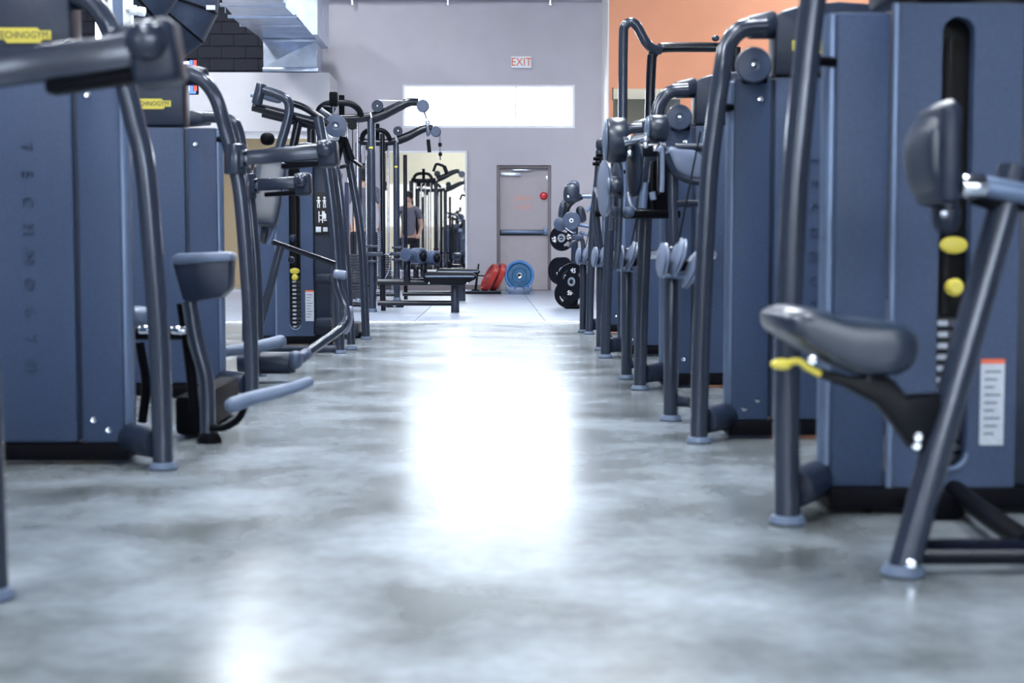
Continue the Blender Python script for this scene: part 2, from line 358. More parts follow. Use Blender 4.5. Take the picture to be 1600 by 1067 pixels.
# orange wall
YO = 22.4; XO = P(950, 200, YO).x
struct(MB().box(((XO+0.01+XR)/2, (YO+D+0.2)/2, H/2), (XR-XO-0.01, D+0.2-YO, H)).build('wall_right', 'orange', flat=True), 'orange painted wall on the right')
struct(MB().box((XO, (YO+D)/2, H/2), (0.02, D-YO, H)).build('trim_3', 'litreturn', flat=True), 'side face of the orange wall, coloured pale as brightly lit')  # the side's bright lighting is put into its pale colour
struct(MB().box((XR+0.1, (YB+D)/2, H/2), (0.2, D-YB, H)).build('wall_far_right', 'sidewall', flat=True))
struct(MB().box((XL-0.1, (YB+D+3)/2, H/2), (0.2, D+3-YB, H)).build('wall_left', 'sidewall', flat=True))
struct(MB().box(((XL+XR)/2, (YB+D+3)/2, H+0.1), (XR-XL, D+3-YB, 0.2)).build('ceiling', 'ceiling', flat=True))
# shop front wall behind the camera with three windows
FW = [(-7.4, -5.4), (-1.2, 1.6), (2.2, 5.4)]
hs = [[(x0, 1.4), (x1, 1.4), (x1, 3.2), (x0, 3.2)] for x0, x1 in FW]
wallprism([(XL, 0), (XR, 0), (XR, H), (XL, H)], hs, YB-0.2, 0.2, 'wall_front', 'creamwall')
for k, (x0, x1) in enumerate(FW):
    b = MB(); xm_ = (x0+x1)/2; w_ = x1-x0
    for q in (x0+0.03, xm_, x1-0.03): b.box((q, YB-0.1, 2.3), (0.06, 0.08, 1.8))
    b.box((xm_, YB-0.1, 1.43), (w_, 0.07, 0.06)).box((xm_, YB-0.1, 3.17), (w_, 0.07, 0.06)).box((xm_, YB-0.1, 2.6), (w_, 0.07, 0.05))
    o = struct(b.build('window_%d' % (k+2), 'framedark')); MB().box((xm_, YB-0.1, 2.3), (w_-0.1, 0.006, 1.7)).build('pane', 'glass', o)
# wall mirror at the back, turned a hair
mx0, mx1, mz0, mz1 = rect(598, 236, 730, 424, D)
mr = thing('wall_mirror', ((mx0+mx1)/2, D-0.03, mz0), 'tall pale-framed wall mirror reflecting the cable stations, left of the exit door', 'mirror')
mc = ((mx0+mx1)/2, D-0.03, (mz0+mz1)/2)
MB().box((mc[0], D-0.02, mc[2]), (mx1-mx0-0.06, 0.008, mz1-mz0-0.06)).build('mirror_glass', 'mirror', mr, flat=True)
b = MB(); W_, H_ = mx1-mx0, mz1-mz0
b.box((mc[0], D-0.025, mz1-0.015), (W_, 0.03, 0.03)).box((mc[0], D-0.025, mz0+0.015), (W_, 0.03, 0.03)).box((mx0+0.015, D-0.025, mc[2]), (0.03, 0.03, H_)).box((mx1-0.015, D-0.025, mc[2]), (0.03, 0.03, H_))
b.build('mirror_frame', 'whitepaint', mr, flat=True); mr.rotation_euler.z = R(-0.75)
# mirror in the orange wall
ox0, ox1, oz0, oz1 = rect(958, 139, 1062, 196, YO)
om = thing('wide_mirror', ((ox0+ox1)/2, YO-0.02, oz0), 'wide low mirror with cream band hung on the orange wall', 'mirror')
MB().box(((ox0+ox1)/2, YO-0.015, (oz0+oz1)/2-0.08), (ox1-ox0, 0.01, oz1-oz0-0.16)).build('mirror_glass', 'mirror', om, flat=True)
MB().box(((ox0+ox1)/2, YO-0.02, oz1-0.08), (ox1-ox0, 0.04, 0.16), bev=0.004).build('cream_band', 'creamwall', om)
MB().boxpx(957, 137, 958.5, 156, YO-0.03, 0.03).build('end_clip', 'darkprint', om)
# baseboard
struct(MB().box(((mx0+dx0)/2, D-0.008, 0.05), (dx0-mx0, 0.016, 0.10)).build('baseboard_back', 'doorframe', flat=True))
# exit sign
es = thing('exit_sign', (P(814.5, 97, D).x, D, P(814.5, 106, D).z), 'white exit sign with red letters above the high window', 'sign')
MB().boxpx(799, 88, 830.5, 106, D-0.06, 0.06, bev=0.008).build('sign_housing', 'whitepaint', es)
c = P(814.5, 97.3, D-0.062)
text('EXIT', (c.x, c.y, c.z), 0.185, 'orangered', es, sx=0.88)
# pipe along the very top of the wall with sprinkler heads
pz = P(700, -3, D).z
pp = thing('sprinkler_pipe', (XW, D-0.12, pz), 'white sprinkler pipe running along the top of back wall', 'pipe')
MB().cyl((XW-0.3, D-0.12, pz), (XE+0.4, D-0.12, pz), 0.05).build('pipe_run', 'whitepaint', pp)
for px in (550, 700, 860):
    q = P(px, 0, D-0.12); MB().cyl((q.x, D-0.12, pz), (q.x, D-0.12, pz-0.12), 0.02).cyl((q.x, D-0.12, pz-0.12), (q.x, D-0.12, pz-0.135), 0.04).build('sprinkler_head', 'chrome', pp)
# ceiling lamps
n_ = 0
spots = [(-1.9, -3.5), (-1.9, 1.0), (1.2, 3.5), (-1.9, 7.5), (1.2, 10.0), (-1.9, 14.0), (1.4, 14.0), (-5.5, 6), (-5.5, 17), (-3.6, 20.5), (5.2, 20.4)]
for (x, y) in spots:
    near = 'front' if y < 0 else 'nearer' if y < 8 else 'middle' if y < 15 else 'far'
    t = thing('ceiling_light', (x, y, H-0.35), 'long ceiling light panel above the gym, out of view of the photo', 'ceiling light', 'ceiling light panels')
    MB().box((x, y, H-0.33), (0.62, 2.5, 0.06), bev=0.01).build('housing', 'whitepaint', t)
    MB().box((x, y, H-0.366), (0.54, 2.4 if y < 20 else 0.9, 0.012)).build('diffuser', 'lamp', t)
    b = MB()
    for q in (-1, 1): b.cyl((x, y+q, H-0.30), (x, y+q, H), 0.01, seg=8)
    b.build('hanger', 'steel', t)

# ================================================================== MACHINES
def place(name, X, Y, label, cat='gym machine', group=None): return thing(name, (X, Y, 0), label, cat, group)
def foot(b_, x, y, r=0.042): return MB().cyl((x, y, 0), (x, y, 0.022), r, r*0.9, bev=0.006)

LS = {'z0': 0.066, 'z1': 1.228}
def rear_tower(t, s, xe, Y, width=0.52, capskew=0.0, letters=True, logo=True, disc=True, sock=None, detail=True):
    """weight-stack tower seen from its back: s=+1 widens to +x. xe = aisle edge"""
    X = lambda u: xe+s*u
    z0 = LS['z0']; z1 = 1.228 if s > 0 else 1.178
    def slab(name, u0, u1, za, zb, y0, d, m, bev=0.004):
        return MB().box(((X(u0)+X(u1))/2, y0+d/2, (za+zb)/2), (abs(u1-u0), d, zb-za), bev=bev).build(name, m, t)
    slab('edge_panel', 0.012, 0.135, z0, z1, Y, 0.05, 'shroud')
    slab('guard_panel', 0.147, width, z0, z1+0.004, Y-0.012, 0.07, 'shroud', 0.014)
    slab('panel_groove', 0.12, 0.17, z0+0.01, z1-0.005, Y+0.006, 0.04, 'cap')
    MB().cyl((X(0.012), Y+0.035, z0), (X(0.012), Y+0.035, z1-0.01), 0.024, bev=0.006).build('side_trim', 'trim', t)
    slab('tower_base', 0.0, width+0.02, 0.012, z0-0.002, Y-0.01, 0.16, 'base')
    slab('side_guard', 0.02, 0.05, z0, z1-0.05, Y+0.055, 0.14, 'shroud', 0.01)
    # cap
    zt = z1+0.008
    pts = [(0.145, zt), (width, zt), (width, zt+0.235), (0.36, zt+0.245), (0.24, zt+0.235), (0.17, zt+0.215), (0.145, zt+0.20)]
    MB().prism([(X(u), Y-0.02, z) for u, z in pts], (0, 0.13, 0), bev=0.012).build('tower_cap', 'cap', t)
    # socket
    sz = 1.40
    MB().cyl((X(0.15), Y+0.03, sz+0.01), (X(0.055), Y+0.01, sz-0.004), 0.048, 0.038, bev=0.006).build('tube_socket', 'cap', t)
    MB().cyl((X(-0.03), Y+0.02, 1.13), (X(0.03), Y+0.02, 1.13), 0.014).build('upper_bracket', 'base', t)
    for (u, z) in ((0.10, z1-0.072), (0.10, 0.135), (0.055, 0.105)):
        MB().lathe([(0, 0), (0.011, 0), (0.009, 0.005), (0, 0.006)], (X(u), Y-0.001, z), (0, -1, 0), 12).build('panel_screw', 'chrome', t)
    if disc:
        c = Vector((X(0.068), Y-0.03, zt+0.03))
        d_ = MB().lathe([(0, -0.01), (0.058, -0.01), (0.060, 0), (0.060, 0.012), (0.056, 0.02), (0.02, 0.026), (0.012, 0.020), (0, 0.020)], c, (0, -1, 0), 32).build('pulley_disc', 'disc', t)
        MB().lathe([(0, 0.018), (0.011, 0.018), (0.009, 0.028), (0, 0.03)], c, (0, -1, 0), 12).build('axle_bolt', 'chrome', d_)
        MB().box((X(0.08), Y+0.02, zt+0.02), (0.09, 0.05, 0.10), bev=0.01).build('pulley_bracket', 'base', t)
    if letters:
        for i, ch in enumerate('TECHNOGYM'):
            text(ch, (X(0.285), Y-0.0125, 0.955-i*0.0815), 0.047, 'shroud', t, name='embossed_letter', rot=Euler((R(90), R(90), 0)).to_matrix() if False else (Matrix.Rotation(R(90), 3, 'Y') @ Matrix.Rotation(R(90), 3, 'X')), ext=0.005)
    if logo:
        logo_plate(t, X(0.285), Y-0.022, zt+0.092)
def logo_plate(t, x, y, z, k=1.0):
    pts = [(-0.085, 0.022), (0.045, 0.022), (0.052, 0.014), (0.085, 0.014), (0.085, -0.012), (0.060, -0.012), (0.052, -0.022), (-0.045, -0.022), (-0.052, -0.012), (-0.085, -0.012)]
    o = MB().prism([(x+a*k, y, z+c*k) for a, c in pts], (0, -0.005, 0)).build('logo_plate', 'yellow', t, flat=True)
    text('TECHNOGYM', (x, y-0.006, z), 0.029*k, 'darkprint', o, ext=0.0006, sx=0.86)

def frame_tube(t, s, x0, Y, k=1.0, top=True, r=0.0305):
    """arched upright whose top runs into the tower socket; s=+1 leans to +x"""
    prof = [(0, 0.0), (0.004, 0.3), (0.011, 0.52), (0.026, 0.884), (0.043, 1.055), (0.066, 1.23), (0.088, 1.325), (0.135, 1.378), (0.215, 1.388)]
    if k != 1.0: prof = [(0, 0.0), (0.004, 0.3), (0.014, 0.52), (0.040, 0.884), (0.070, 1.03), (0.110, 1.20), (0.145, 1.30), (0.19, 1.365), (0.245, 1.395)]
    if not top: prof = prof[:6]
    pts = [(x0+s*a, Y+0.02*(1 if z > 1.25 else 0), z) for a, z in prof]; pts[0] = (x0, Y, 0.018)
    MB().tube(pts, r).build('frame_tube', 'frame', t)
    foot(None, x0, Y, 0.043).build('foot_cap', 'foot', t)

def rear_machine(s, X0, Y0, label, name='weight_machine', k=1.0, gap=0.11, stub=True, pulleys=True, letters=True, logo=True, disc=True):
    t = place(name, X0+s*0.3, Y0+0.1, label, group='rows of weight machines')
    frame_tube(t, s, X0, Y0, k)
    Yt = Y0+0.10
    rear_tower(t, s, X0+s*gap*1.02, Yt, letters=letters, logo=logo, disc=disc)
    if stub: MB().cyl((X0+s*0.02, Y0+0.02, 0.075), (X0+s*(gap+0.004), Yt+0.03, 0.075), 0.046, bev=0.006).build('base_stub', 'cap', t)
    return t

# ---------- left row
# L0: only its upright and its press arm are in the frame
def press_arm(t, xc, Y, z, L, rise=0.03, clamp=True):
    if clamp:
        MB().cyl((xc, Y, z-0.065), (xc+0.003, Y, z+0.065), 0.047, bev=0.008).build('arm_clamp', 'frame', t)
        b = MB(); b.box((xc+0.045, Y-0.02, z), (0.04, 0.06, 0.075), bev=0.008); b.build('clamp_lug', 'frame', t)
        b = MB()
        for q in (-0.022, 0.022): b.cyl((xc+0.052, Y-0.055, z+q), (xc+0.052, Y-0.045, z+q), 0.008, seg=10)
        b.build('clamp_bolt', 'base', t)
    ang = math.atan2(rise, L); rot = Matrix.Rotation(-ang, 3, 'Y')
    MB().box((xc+0.04+L/2, Y-0.03, z+rise/2+0.004), (L, 0.035, 0.062), rot, bev=0.006).build('arm_bar', 'frame', t)
    xe = xc+0.04+L; ze = z+rise
    MB().box((xe+0.0, Y-0.02, ze-0.006), (0.085, 0.09, 0.115), rot, bev=0.016, seg=3).build('arm_end_block', 'cap', t)
    MB().pad((xe-0.008, Y-0.065, ze+0.012), (0.075, 0.06, 0.072), p=2.2).build('arm_knob', 'frame', t)
    MB().box((xe-0.09, Y-0.01, ze-0.052), (0.22, 0.05, 0.022), rot, bev=0.006).build('arm_shadow_strip', 'base', t)  # black strip added as the sharp shadow under the arm
g = G(4, 936); X0, Y0 = g.x, g.y
t = place('press_machine', X0-0.25, Y0, 'nearest left machine, only its upright edge and a broad press arm in view')
frame_tube(t, -1, X0-0.02, Y0, 1.4)
rear_tower(t, -1, X0-0.16, Y0+0.10, letters=False, logo=False, disc=False)
MB().cyl((X0-0.04, Y0+0.02, 0.075), (X0-0.18, Y0+0.13, 0.075), 0.046, bev=0.006).build('base_stub', 'cap', t)
c = P(245, 78, Y0-0.1)
press_arm(t, X0-0.09, Y0, 0.950, c.x-(X0-0.05)-0.018, rise=c.z-0.950+0.01)
MB().pxprism([(150, 78), (168, 42), (190, 36), (262, 42), (275, 50), (275, 80), (200, 92)], Y0-0.02, 0.06, bev=0.012).build('arm_housing', 'frame', t)
# L1
g = G(255, 733)
t1 = rear_machine(-1, g.x, g.y, 'large slate blue weight machine nearest on the left, embossed letters down its panel', k=1.4, gap=0.125, disc=False)
# L2
g = G(391, 628)
t2 = rear_machine(-1, g.x, g.y+0.05, 'second slate blue machine from the left front, with a flat press arm and yellow plaque', k=1.4, gap=0.145, disc=False, letters=False)
press_arm(t2, g.x-0.062, g.y+0.05, 1.035, 0.36)

# user station in front of L2 : pedestal pad with foot grip
Ya = 4.75
st = place('leg_machine_station', P(325, 690, Ya).x, Ya, 'low pedestal with a block pad and sausage shaped grip, behind first left upright', 'gym machine')
c = P(315, 430, Ya); ro = Matrix.Rotation(R(-4), 3, 'Y') @ Matrix.Rotation(R(-12), 3, 'Z')
pts = [(266, 404), (276, 397), (355, 394), (361, 400), (359, 452), (345, 465), (300, 472), (284, 470)]
pd = MB().pxprism(pts, Ya-0.02, 0.10, bev=0.012).build('block_pad', 'cap', st)
MB().pxprism([(266, 404), (274, 396), (356, 393), (362, 398), (361, 408), (270, 414)], Ya-0.03, 0.12, bev=0.010).build('pad_rim', 'greyvinyl', st)
MB().tube([P(296, 470, Ya+0.02), P(305, 530, Ya+0.02), P(323, 592, Ya+0.02), P(325, 680, Ya+0.02)], 0.026, smooth=False, flat=1.0).build('post', 'frame', st)
MB().tube([P(284, 474, Ya+0.09), P(296, 560, Ya+0.09), P(304, 640, Ya+0.09)], 0.018).build('rear_post', 'base', st)
c = P(325, 694, Ya); MB().lathe([(0, 0), (0.042, 0), (0.042, 0.012), (0.03, 0.035), (0, 0.035)], (c.x, Ya+0.02, 0.0), (0, 0, 1), 8).build('foot_cap', 'base', st)
MB().tube([P(328, 668, Ya), P(350, 668, Ya), P(372, 655, Ya), P(382, 635, Ya), P(384, 618, Ya)], 0.012).build('grip_stem', 'base', st)
MB().tube([P(362, 633, Ya-0.03), P(395, 622, Ya), P(450, 608, Ya+0.03), P(482, 597, Ya+0.05)], 0.027, r_end=0.019).build('foot_grip', 'greyvinyl', st)
for q, y_ in (((362, 633), Ya-0.03), ((482, 597), Ya+0.05)): MB().pad(P(*q, y_), (0.05 if q[0] < 400 else 0.036,)*3, p=2).build('grip_end', 'greyvinyl', st)
MB().boxpx(272, 618, 314, 681, Ya+0.12, 0.75, bev=0.02).build('base_beam', 'base', st)
MB().cyl(P(205, 521, Ya+0.1), P(298, 521, Ya+0.1), 0.022).build('cross_bar', 'base', st)
MB().cyl(P(217, 515, Ya+0.04), P(234, 515, Ya+0.04), 0.014, bev=0.005).build('bar_sleeve', 'chrome', st)
MB().cyl(P(268, 515, Ya+0.04), P(290, 517, Ya+0.04), 0.014, bev=0.005).build('bar_sleeve', 'chrome', st)
MB().pad(P(213, 497, Ya+0.25), (0.12, 0.12, 0.085), p=2.6).build('roller_pad', 'greyvinyl', st)
MB().tube([P(218, 535, Ya+0.2), P(228, 600, Ya+0.2), P(222, 660, Ya+0.2)], 0.016).build('rear_strut', 'base', st)

# L3 : front view tower with slot and placards
def front_tower(t, xl, Y, width, slotu, hb=0.066, ht=1.24, seams=(0.13, 0.40), labels=True, plac=True, capz=None, slot_top=None, yz=(0.657, 0.555)):
    X = lambda u: xl+u
    s0, s1 = seams
    MB().box((X(s0/2), Y+0.03, (hb+ht)/2-0.01), (s0-0.012, 0.06, ht-hb-0.02), bev=0.006).build('edge_panel', 'shroud', t)
    MB().cyl((X(0.0), Y+0.04, hb), (X(0.0), Y+0.04, ht-0.02), 0.022).build('side_trim', 'trim', t)
    # slotted panel
    cu = slotu; hw = 0.039; zb, zt = 0.15, (slot_top or ht-0.055)
    hole = []
    for k in range(13): a = math.pi*k/12; hole.append((X(cu)+hw*math.cos(a), Y-0.012, zt+hw*math.sin(a)))
    for k in range(13): a = math.pi+math.pi*k/12; hole.append((X(cu)+hw*math.cos(a), Y-0.012, zb+hw*math.sin(a)))
    out = [(X(s0), Y-0.012, hb), (X(s1), Y-0.012, hb), (X(s1), Y-0.012, ht), (X(s0), Y-0.012, ht)]
    MB().prism(out, (0, 0.035, 0), [hole]).build('slotted_panel', 'shroud', t)
    MB().tube(hole[13:], 0.006, smooth=False, seg=8).build('slot_rim', 'trim', t)
    MB().cyl((X(s0)+0.003, Y-0.008, hb), (X(s0)+0.003, Y-0.008, ht), 0.010, seg=10).build('panel_edge', 'trim', t)
    MB().box((X(cu), Y+0.09, (zb+zt)/2), (0.14, 0.01, zt-zb+0.12)).build('slot_backing', 'slot', t)
    # weight stack
    z = 0.13
    for k in range(13):
        o = MB().box((X(cu)-0.004, Y+0.055, z+k*0.028), (0.11, 0.04, 0.024), bev=0.002, seg=1).build('weight_slab', 'stack', t)
        MB().box((X(cu)-0.012, Y+0.032, z+k*0.028), (0.026, 0.004, 0.014), bev=0.002, seg=1).build('number_tab', 'label', o)
    MB().cyl((X(cu), Y+0.05, z+0.36), (X(cu), Y+0.05, zt), 0.008).build('guide_rod', 'slot', t)
    MB().prism([(X(cu)-0.002+0.034*math.cos(k*math.pi/12), Y, yz[0]+0.021*math.sin(k*math.pi/12)) for k in range(24)], (0, -0.016, 0), bev=0.004).build('yellow_oval', 'yellow', t)
    MB().lathe([(0, 0), (0.020, 0), (0.022, 0.02), (0.014, 0.03), (0, 0.03)], (X(cu)-0.0, Y+0.0, yz[1]), (0, -1, 0), 20).build('yellow_selector_knob', 'yellow', t)
    o = MB().pad((X(cu)-0.012, Y-0.01, 0.735), (0.05, 0.05, 0.055), p=2.3).build('grey_knob', 'cap', t)
    # panel on the right of the slot
    MB().box((X((s1+width)/2), Y+0.04, (hb+ht)/2), (width-s1-0.012, 0.06, ht-hb), bev=0.006).build('placard_panel', 'cap', t)
    MB().box((X(width/2), Y+0.13, (0.012+hb)/2), (width, 0.30, hb-0.014), bev=0.004).build('tower_base', 'base', t)
    MB().box((X(width-0.01), Y+0.12, (hb+ht)/2), (0.02, 0.14, ht-hb-0.1), bev=0.004).build('side_guard', 'cap', t)
    if labels:
        l = MB().box((X(cu)+0.098, Y-0.0135, 0.275), (0.058, 0.004, 0.21)).build('instruction_label', 'label', t)
        MB().box((X(cu)+0.098, Y-0.014, 0.375), (0.058, 0.005, 0.011)).build('label_header', 'orangered', l)
        b = MB()
        for k in range(9): b.box((X(cu)+0.098-0.004*(k % 3), Y-0.0165, 0.35-k*0.019), (0.040-0.008*(k % 3), 0.001, 0.004))
        b.build('label_print', 'disc', l)
    if plac:
        xp = X((s1+width)/2)
        p_ = MB().box((xp, Y+0.004, 0.905), (0.100, 0.012, 0.29), bev=0.004).build('exercise_placard', 'slot', t)
        b = MB()
        for (cx, cz) in ((-0.022, 0.985), (0.018, 0.985)):
            b.lathe([(0, 0), (0.008, 0), (0.008, 0.003), (0, 0.003)], (xp+cx, Y-0.003, cz+0.025), (0, -1, 0), 12)
            b.box((xp+cx, Y-0.004, cz), (0.014, 0.003, 0.028)).box((xp+cx-0.006, Y-0.004, cz-0.028), (0.005, 0.003, 0.03)).box((xp+cx+0.006, Y-0.004, cz-0.028), (0.005, 0.003, 0.03)).box((xp+cx, Y-0.004, cz+0.004), (0.028, 0.003, 0.006))
        b.box((xp-0.02, Y-0.004, 0.88), (0.006, 0.003, 0.075)).box((xp+0.004, Y-0.004, 0.88), (0.006, 0.003, 0.08)).box((xp-0.008, Y-0.004, 0.89), (0.03, 0.003, 0.006)).box((xp-0.008, Y-0.004, 0.86), (0.03, 0.003, 0.006)).box((xp+0.018, Y-0.004, 0.885), (0.02, 0.003, 0.035)).box((xp+0.014, Y-0.004, 0.91), (0.010, 0.003, 0.016)).box((xp+0.022, Y-0.004, 0.858), (0.02, 0.003, 0.008))
        b.build('pictogram', 'white', p_)
        b = MB().box((xp-0.025, Y-0.004, 0.795), (0.036, 0.003, 0.036), bev=0.004).box((xp+0.022, Y-0.004, 0.795), (0.03, 0.003, 0.03))
        b.build('placard_icon', 'label', p_)
Yt3 = 9.75
xl = P(401, 400, Yt3).x; wd = P(518, 400, Yt3).x-xl
t3 = place('seated_press_machine', xl+wd/2, Yt3, 'front facing weight machine on the left with black weight slot, placard and reclined back pad')
front_tower(t3, xl, Yt3, wd, 0.262, seams=(0.13, 0.385), yz=(0.512, 0.468))
zc = P(450, 222, Yt3).z
MB().prism([(xl+0.06, Yt3-0.02, 1.245), (xl+wd-0.02, Yt3-0.02, 1.245), (xl+wd-0.04, Yt3-0.02, zc-0.02), (xl+0.34, Yt3-0.02, zc), (xl+0.14, Yt3-0.02, zc-0.03)], (0, 0.2, 0), bev=0.015).build('tower_cap', 'frame', t3)
MB().tube([P(470, 232, Yt3), P(425, 236, Yt3), P(396, 250, Yt3), P(387, 275, Yt3), P(385, 330, Yt3), P(384, 533, Yt3)], 0.026).build('frame_tube', 'frame', t3)
MB().tube([P(500, 238, Yt3), P(520, 250, Yt3-0.2), P(530, 300, Yt3-0.3), P(540, 400, Yt3-0.4), P(549, 538, Yt3-0.4)], 0.028).build('frame_tube', 'frame', t3)
g = P(549, 540, Yt3-0.4); foot(None, g.x, Yt3-0.4).build('foot_cap', 'foot', t3)
g = G(531, 552)
MB().tube([P(497, 183, g.y), P(507, 240, g.y), P(519, 330, g.y), P(527, 440, g.y), (g.x, g.y, 0.02)], 0.031).build('front_upright', 'frame', t3)
foot(None, g.x, g.y).build('foot_cap', 'foot', t3)
for (y0, y1) in ((428, 441), (497, 511)):
    MB().boxpx(493, y0, 517, y1, Yt3-0.10, 0.11, bev=0.012).build('bottle_holder', 'cap', t3)
Yb = 8.8
MB().tube([P(396, 545, Yb), P(525, 545, Yb)], 0.024, smooth=False).build('floor_bar', 'cap', t3)
MB().cyl((P(396, 545, Yb).x, Yb, 0.0), (P(396, 545, Yb).x, Yb, 0.08), 0.03).build('foot_cap', 'base', t3)
MB().tube([P(439, 384, Yb-0.1), P(420, 455, Yb-0.1), P(395, 545, Yb)], 0.026).build('diagonal_leg', 'frame', t3)
MB().tube([P(424, 377, Yb-0.12), P(522, 412, Yb)], 0.018, smooth=False, seg=10).build('cross_bar', 'framedark', t3)
rp = Matrix.Rotation(R(8), 3, 'Y') @ Matrix.Rotation(R(-14), 3, 'X')
MB().pad(P(418, 302, Yb-0.15), (0.185, 0.085, 0.42), rp, p=6.0).build('back_pad', 'vinyl', t3)
MB().pad(P(414, 362, Yb-0.10), (0.055, 0.10, 0.16), rp, p=2.6).build('seat_hinge_cover', 'vinyl', t3)
MB().tube([P(431, 346, Yb-0.14), P(427, 362, Yb-0.14), P(420, 382, Yb-0.14)], 0.016).build('pad_bracket', 'trim', t3)
MB().pad(P(455, 406, Yb), (0.045, 0.045, 0.045), p=2).build('adjuster_knob', 'cap', t3)
# overhead carriage of the same machine
Yo_ = 9.2
MB().tube([P(395, 166, Yo_), P(505, 195, Yo_)], 0.032, smooth=False).build('press_beam', 'framedark', t3)
MB().tube([P(410, 178, Yo_+0.1), P(500, 200, Yo_+0.1)], 0.022, smooth=False).build('lower_beam', 'framedark', t3)
MB().tube([P(410, 140, Yo_-0.1), P(432, 147, Yo_-0.1), P(448, 156, Yo_-0.1), P(452, 172, Yo_-0.1), P(446, 200, Yo_-0.1), P(434, 240, Yo_-0.1)], 0.030).build('press_handle', 'frame', t3)
MB().cyl(P(409, 131, Yo_-0.1), P(401, 163, Yo_-0.1), 0.034, bev=0.006).build('beam_end_sleeve', 'frame', t3)
MB().cyl(P(392, 148, Yo_-0.05), P(402, 151, Yo_-0.05), 0.014).build('end_peg', 'palegrey', t3)
MB().tube([P(466, 192, Yo_), P(456, 240, Yo_)], 0.028, smooth=False).build('beam_strut', 'framedark', t3)
MB().tube([P(452, 160, Yo_+0.05), P(475, 168, Yo_+0.05), P(500, 184, Yo_+0.05), P(512, 196, Yo_+0.05)], 0.022).build('cable_guide', 'framedark', t3)
MB().pad(P(424, 153, Yo_), (0.14, 0.06, 0.05), Matrix.Rotation(R(15), 3, 'Y'), p=3).build('counterweight', 'palegrey', t3)
MB().cyl(P(434, 233, Yo_-0.1), P(432, 243, Yo_-0.1), 0.04, bev=0.008).build('handle_collar', 'cap', t3)
MB().pad(P(418, 217, Yt3+0.2), (0.10, 0.10, 0.09), p=2.3).build('cap_knob', 'base', t3)
# L3 own press arm at its back-left upright
Yp = 7.35
tp = place('pec_machine', P(400, 555, Yp).x, Yp, 'machine behind the second left one, with a flat press arm and low footrest beam')
g0 = P(404, 553, Yp)
MB().tube([(g0.x, Yp, 0.02), P(400, 430, Yp), P(392, 330, Yp), P(384, 270, Yp), P(372, 205, Yp), P(362, 190, Yp), P(345, 184, Yp), P(318, 182, Yp)], 0.030).build('frame_tube', 'frame', tp)
foot(None, g0.x, Yp).build('foot_cap', 'foot', tp)
MB().prism([P(225, 178, Yp), P(300, 172, Yp), P(322, 178, Yp), P(322, 192, Yp), P(225, 200, Yp)], (0, 0.15, 0), bev=0.01).build('tower_cap', 'cap', tp)
MB().boxpx(240, 200, 316, 560, Yp+0.05, 0.12, bev=0.01).build('tower_panel', 'shroud', tp)
MB().boxpx(238, 560, 318, 583, Yp+0.05, 0.15, bev=0.005).build('tower_base', 'base', tp)
q = P(388, 291, Yp)
press_arm(tp, q.x-0.005, Yp, q.z, 0.25, rise=0.015)
Yf = 6.95
MB().cyl(P(372, 566, Yf), P(462, 566, Yf), 0.052, bev=0.008).build('footrest_beam', 'cap', tp)
MB().cyl(P(400, 567, Yf), P(408, 567, Yf), 0.066, bev=0.006).build('beam_collar', 'cap', tp)
MB().pad(P(462, 562, Yf-0.04), (0.07, 0.11, 0.09), p=2.3).build('beam_end_cap', 'disc', tp)
MB().prism([P(380, 572, Yf), P(466, 570, Yf), P(452, 584, Yf), P(384, 584, Yf)], (0, 0.12, 0)).build('beam_shoe', 'base', tp)
MB().tube([P(352, 549, Yf-0.2), P(395, 543, Yf-0.15), P(438, 533, Yf-0.1)], 0.027, r_end=0.030).build('foot_grip', 'greyvinyl', tp)
MB().pad(P(352, 549, Yf-0.2), (0.054,)*3, p=2).build('grip_end', 'greyvinyl', tp); MB().pad(P(438, 533, Yf-0.1), (0.060,)*3, p=2).build('grip_end', 'greyvinyl', tp)
MB().tube([P(472, 557, Yf+0.1), P(500, 537, Yf+0.3), P(530, 515, Yf+0.5), P(541, 498, Yf+0.55), P(538, 475, Yf+0.6), P(529, 450, Yf+0.62), P(525, 428, Yf+0.62)], 0.024).build('lever_tube', 'frame', tp)
MB().cyl(P(521, 428, Yf+0.6), P(541, 430, Yf+0.6), 0.024, bev=0.01).build('lever_grip', 'palegrey', tp)
MB().pad(P(544, 500, Yf+0.8), (0.05, 0.10, 0.16), Matrix.Rotation(R(12), 3, 'Y'), p=2.2).build('foot_paddle', 'palegrey', tp)
MB().cyl(P(468, 560, Yf+0.05), P(480, 552, Yf+0.15), 0.030, bev=0.01).build('lever_pivot', 'disc', tp)

# L4 : overhead pulley machine with hanging attachments
Y4 = 10.7
g = G(572, 530)
t4 = place('pulldown_machine', g.x-0.3, g.y, 'tall left pulldown machine with big round grey pulley disc in front of the cable stations')
MB().tube([P(500, 172, g.y), P(520, 190, g.y), P(537, 220, g.y), P(552, 290, g.y), P(565, 380, g.y), (g.x, g.y, 0.02)], 0.030).build('frame_tube', 'frame', t4)
foot(None, g.x, g.y).build('foot_cap', 'foot', t4)
MB().boxpx(536, 505, 560, 526, g.y+0.05, 0.35, bev=0.012).build('base_stub', 'cap', t4)
MB().tube([P(486, 200, g.y+0.1), P(487, 400, g.y+0.1), P(488, 531, g.y+0.1)], 0.03).build('rear_upright', 'framedark', t4)
MB().cyl(P(484, 523, g.y+0.1), P(565, 523, g.y+0.1), 0.025).build('floor_bar', 'base', t4)
MB().tube([P(452, 176, g.y), P(480, 186, g.y), P(520, 172, g.y+0.05), P(505, 168, g.y)], 0.02).build('top_bar', 'framedark', t4)
c = P(525, 197, g.y-0.15)
